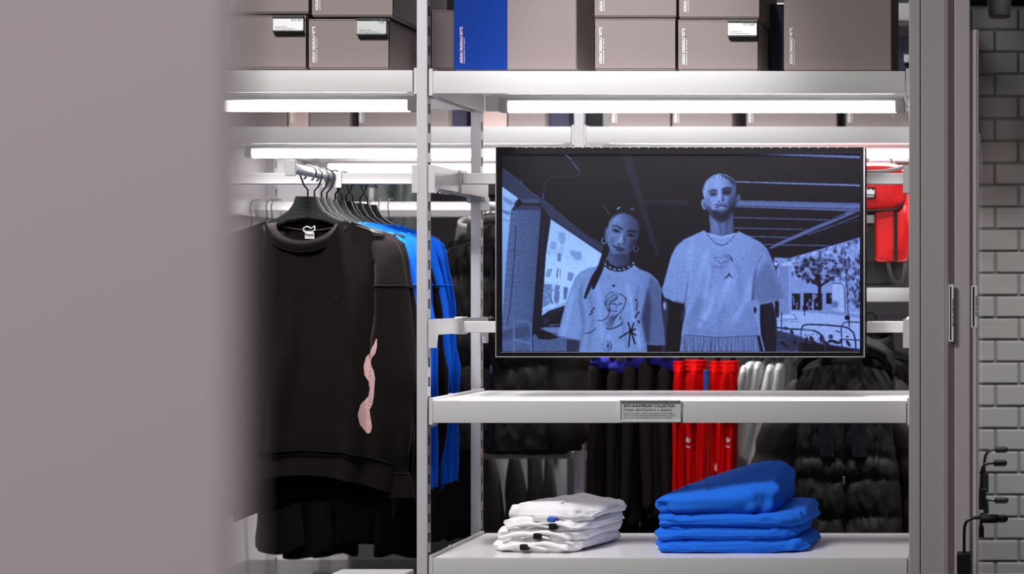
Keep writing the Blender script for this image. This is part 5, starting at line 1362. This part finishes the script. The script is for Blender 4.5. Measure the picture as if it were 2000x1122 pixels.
soft(bxp(1600), bxp(1773), -.075, .085, bz(520), bz(316), 5, .35, .006).build('main_body', M['bagred'], bp, True)
soft(bxp(1705), bxp(1774), -.10, -.03, bz(512), bz(398), 8, .3, .006).build('side_pocket', M['bagred'], bp, True)
soft(bxp(1595), bxp(1768), -.112, -.02, bz(414), bz(322), 9, .4, .007).build('flap', M['bagred'], bp, True)
MB().tube([(bxp(1600), -.108, bz(411)), (bxp(1700), -.112, bz(413)), (bxp(1750), -.108, bz(411)), (bxp(1762), -.1, bz(402)), (bxp(1768), -.09, bz(385)), (bxp(1768), -.07, bz(340))], .0045, 8).build('flap_piping', M['webbing'], bp, True)
for a, b_ in ((1746, 1753), (1694, 1709)): MB().bbox(bxp(a), bxp(b_), -.108, -.098, bz(512), bz(412), .002, 1).build('strap', M['webbing'], bp)
MB().bbox(bxp(1692), bxp(1709), -.112, -.102, bz(437), bz(421), .003).build('buckle', M['zip'], bp)
MB().tube([(bxp(1690), 0, bz(322)), (bxp(1692), 0, bz(300)), (bxp(1704), 0, bz(293)), (bxp(1722), 0, bz(295)), (bxp(1737), 0, bz(306)), (bxp(1741), 0, bz(320))], .0028, 8).build('carry_handle', M['webbing'], bp, True)
MB().bbox(bxp(1745), bxp(1775), -.02, .04, bz(318), bz(312), .002, 1).build('black_trim', M['webbing'], bp)
MB().bbox(bxp(1685), bxp(1711), -.118, -.108, bz(389), bz(367), .001, 1).build('patch', M['webbing'], bp)
g = MB()
pts = [(1686, 380), (1686, 371), (1689, 374), (1694, 369), (1697, 373), (1702, 370), (1706, 374), (1709, 371), (1709, 381)]
g.v += [(bxp(a), -.1185, bz(b_)) for a, b_ in pts]; g.f.append(tuple(range(len(pts))))
for k in range(6): g.box(bxp(1688 + k * 3.4), bxp(1690.2 + k * 3.4), -.119, -.1182, bz(386), bz(383))
g.build('patch_print', M['printwhite'], bp)
MB().tube([(bxp(1735), -.09, bz(515)), (bxp(1742), -.12, bz(540)), (bxp(1750), -.12, bz(552)), (bxp(1768), -.12, bz(556)), (bxp(1768), -.10, bz(515))], .008, 8).build('hanging_strap', M['webbing'], bp, True)
# cable over the upper bar
cb = thing('cable', 'pale grey cable lying over the bar right of the screen', 'cable', (X(1730, QM), Y(QM), Z(337, QM)))
for k in range(2):
    MB().tube([(X(a, QM) - cb.location.x, .0 + k * .008, Z(b_ + k * 3, QM) - cb.location.z + .001) for a, b_ in ((1670, 336), (1700, 335), (1725, 334), (1745, 331), (1760, 327), (1769, 325))], .0028, 8).build('strand', M['white'], cb, True)

# ---- folded stacks on the lowest shelf
SZ = CAMZ - 513 * U
def pillow(x0, x1, y0, y1, z0, z1, seed, m, parent, name='fabric', rise=None, tilt=0.0, grooves=2, e=.28, nu=110, nv=16, amp=.003, skew=0.0, edge=1.0):
    """soft folded slab: rounded rectangle footprint, fully rounded front folds"""
    a, b, c = (x1 - x0) / 2, (y1 - y0) / 2, (z1 - z0) / 2; cx, cy, cz = (x0 + x1) / 2, (y0 + y1) / 2, (z0 + z1) / 2
    def P(v, k): return math.copysign(abs(v) ** k, v)
    prof = [(f, -1.0) for f in (.08, .3, .5, .7, .85)]
    for j in range(nv + 1):
        ph = -math.pi / 2 + math.pi * j / nv; prof.append((None, ph))
    prof += [(f, 1.0) for f in (.85, .7, .5, .3, .08)]
    rg = []
    for pr in prof:
        r_ = []
        for k in range(nu):
            th = 2 * math.pi * k / nu; ex = P(math.cos(th), e * 1.3); ey = P(math.sin(th), e * 1.3)
            if pr[0] is None:
                ph = pr[1]; ins = c * edge * (1 - math.cos(ph)); sz = math.sin(ph)
                g = .06 * c * math.cos(math.pi * sz * grooves + .6 * nz(th * 2, seed, 0)) 
                ins += g + .35 * c * nz(th * 1.6 + seed, sz * .7, 3) + .5 * c * nz(ex * 6 + seed, ey * 6, sz)
                fx, fy = (a - ins) / a, (b - ins) / b
            else:
                sz = pr[1]; fx = (a - c * edge) / a * pr[0]; fy = (b - c * edge) / b * pr[0]
            x = a * ex * fx; y = b * ey * fy
            z = c * sz + amp * nz(x * 14 + seed, y * 14, sz) + amp * .8 * nz(x * 34 + seed, y * 30, sz * 2)
            zz = cz + z + .003 * math.sin(x * 20 + seed) * (1 - abs(sz))
            if rise: zz += rise(min(1, max(0, (x / a + 1) / 2)), min(1, max(0, (y / b + 1) / 2))) * (sz * .5 + .5)
            r_.append((cx + x + skew * (y / b), cy + y, zz))
        rg.append(r_)
    return MB().rings(rg).build(name, M[m], parent, True)
def sp(px, q=1.012): return X(px, q)
q0 = 1.012
blu = [(1264, 1590, 1056, 1080, 'lowest'), (1272, 1582, 1034, 1057.5, 'second from the bottom'), (1270, 1586, 1012, 1036, 'third from the bottom'), (1276, 1560, 1006, 1015, 'top')]
yb0, yd = Y(q0) + .02, .25
zz0 = SZ + .0005
tops = []
heights = [.033, .031, .034, .040]
for i, (a, b, zt, zb2, wh) in enumerate(blu):
    t = thing('folded_shirt', 'blue folded sweatshirt, %s of the stack on the lowest shelf' % wh, 'sweatshirt', ((sp(a) + sp(b)) / 2, yb0 + yd / 2, zz0), 0, 'folded blue sweatshirts')
    w = (sp(b) - sp(a)) / 2 * .93; hh = heights[i]
    sh_ = -.012 if i % 2 else .0
    rise = None
    if i == 3: rise = lambda u_, v_: .085 * (u_ ** 1.2) * (.35 + .65 * v_) + .02 * math.sin(u_ * 3.1) * v_
    elif i == 2: rise = lambda u_, v_: .018 * u_ * v_
    pillow(-w + sh_, w + sh_ - (.0 if i < 3 else .02), -yd / 2, yd / 2, 0, hh, i * 3 + 1, 'cloth_blue2', t, rise=rise, grooves=3 if i < 3 else 2, amp=.003, skew=[.012, .010, .016, .014][i])
    if i == 3:
        MB().tube([(-w * .92, -.06, .03), (-w * .84, -.03, .045), (-w * .74, .0, .052), (-w * .62, .02, .054)], [.006, .007, .007, .005], 10).build('neck_rib', M['cloth_blue2'], t, True)
        MB().bbox(-w * .86, -w * .62, -.066, -.060, .026, .044, .0015).build('neck_label', M['lightstone'], t)
        g = MB()
        for k in range(16):
            aa, bb_ = random.uniform(-.07, -.02), random.uniform(-.09, .06); s_ = random.uniform(.0015, .003)
            n = len(g.v); g.v += [(aa - s_, bb_ - s_, 0), (aa + s_ * 1.4, bb_ - s_ * .6, 0), (aa + s_, bb_ + s_, 0), (aa - s_ * .7, bb_ + s_, 0)]; g.f.append((n, n + 1, n + 2, n + 3))
        host = [c for c in t.children if c.name.startswith('fabric')][0]; bv = bvh_of(host); out = []
        for v in g.v:
            hh_ = bv.ray_cast(Vector((v[0], v[1], 1)), Vector((0, 0, -1))); out.append((v[0], v[1], (hh_[0].z if hh_[0] else .06) + .0012))
        g.v = out; g.build('grey_speckle_print', M['printdark'], t)
    if i < 3:
        MB().tube([(-w * .97, -yd / 2 + .01, .010), (-w * .8, -yd / 2 - .001, .013), (-w * .2, -yd / 2 - .002, .011), (w * .6, -yd / 2 - .002, .012)], .0012, 6).build('stitch_line', M['cloth_blue2'], t, True)
    zz0 += hh * .97
# white tees
zz0 = SZ + .0005
wht = [(958, 1160, 'lowest', .030), (962, 1165, 'second from the bottom', .026), (975, 1170, 'third from the bottom', .026), (985, 1172, 'top', .020)]
for i, (a, b, wh, hh) in enumerate(wht):
    t = thing('folded_shirt', 'white folded tee shirt, %s of the white stack on the lowest shelf' % wh, 'shirt', ((sp(a) + sp(b)) / 2, Y(q0) + .02 + .14, zz0), R(-7), 'folded white tee shirts')
    w = (sp(b) - sp(a)) / 2 * .90
    rise = (lambda u_, v_: .012 * math.sin(math.pi * min(1, u_ * 1.3)) * (1 - v_)) if i < 3 else (lambda u_, v_: .012 * (1 - u_) + .018 * math.sin(math.pi * u_) * (1 - v_ * .5))
    pillow(-w, w, -.13, .13, 0, hh, 30 + i * 2, 'cloth_white', t, rise=rise, grooves=3, amp=.006, skew=.02)
    # rolled neckline folds showing at the front
    if i < 3:
        for s_, (dx, am) in enumerate(((-.35, .012), (.12, .016))):
            P_ = [(w * (dx - .55 + 1.1 * k / 16), -.136 - .004 * math.sin(k / 16 * math.pi), hh * .45 + am * math.sin(k / 16 * math.pi) - .004) for k in range(17)]
            MB().tube(P_, [.003 + .0025 * math.sin(k / 16 * math.pi) for k in range(17)], 8).build('collar_fold', M['cloth_white'], t, True)
        MB().bbox(w * (-.38 + .25 * i), w * (-.2 + .25 * i), -.150, -.128, hh * .25, hh * .25 + .016, .006).build('black_tag', M['black'], t)
    else:
        MB().bbox(w * -.2, w * .22, -.10, -.06, hh + .020, hh + .023, .001, 1).build('swing_tag', M['labelgrey'], t)
        MB().bbox(w * .02, w * .2, -.148, -.128, .002, .010, .001, 1).build('blue_tag', M['ribbonblue'], t)
        MB().bbox(w * -.35, w * .02, -.146, -.128, .001, .012, .001, 1).build('paper_tag', M['label'], t)
    zz0 += hh * .95
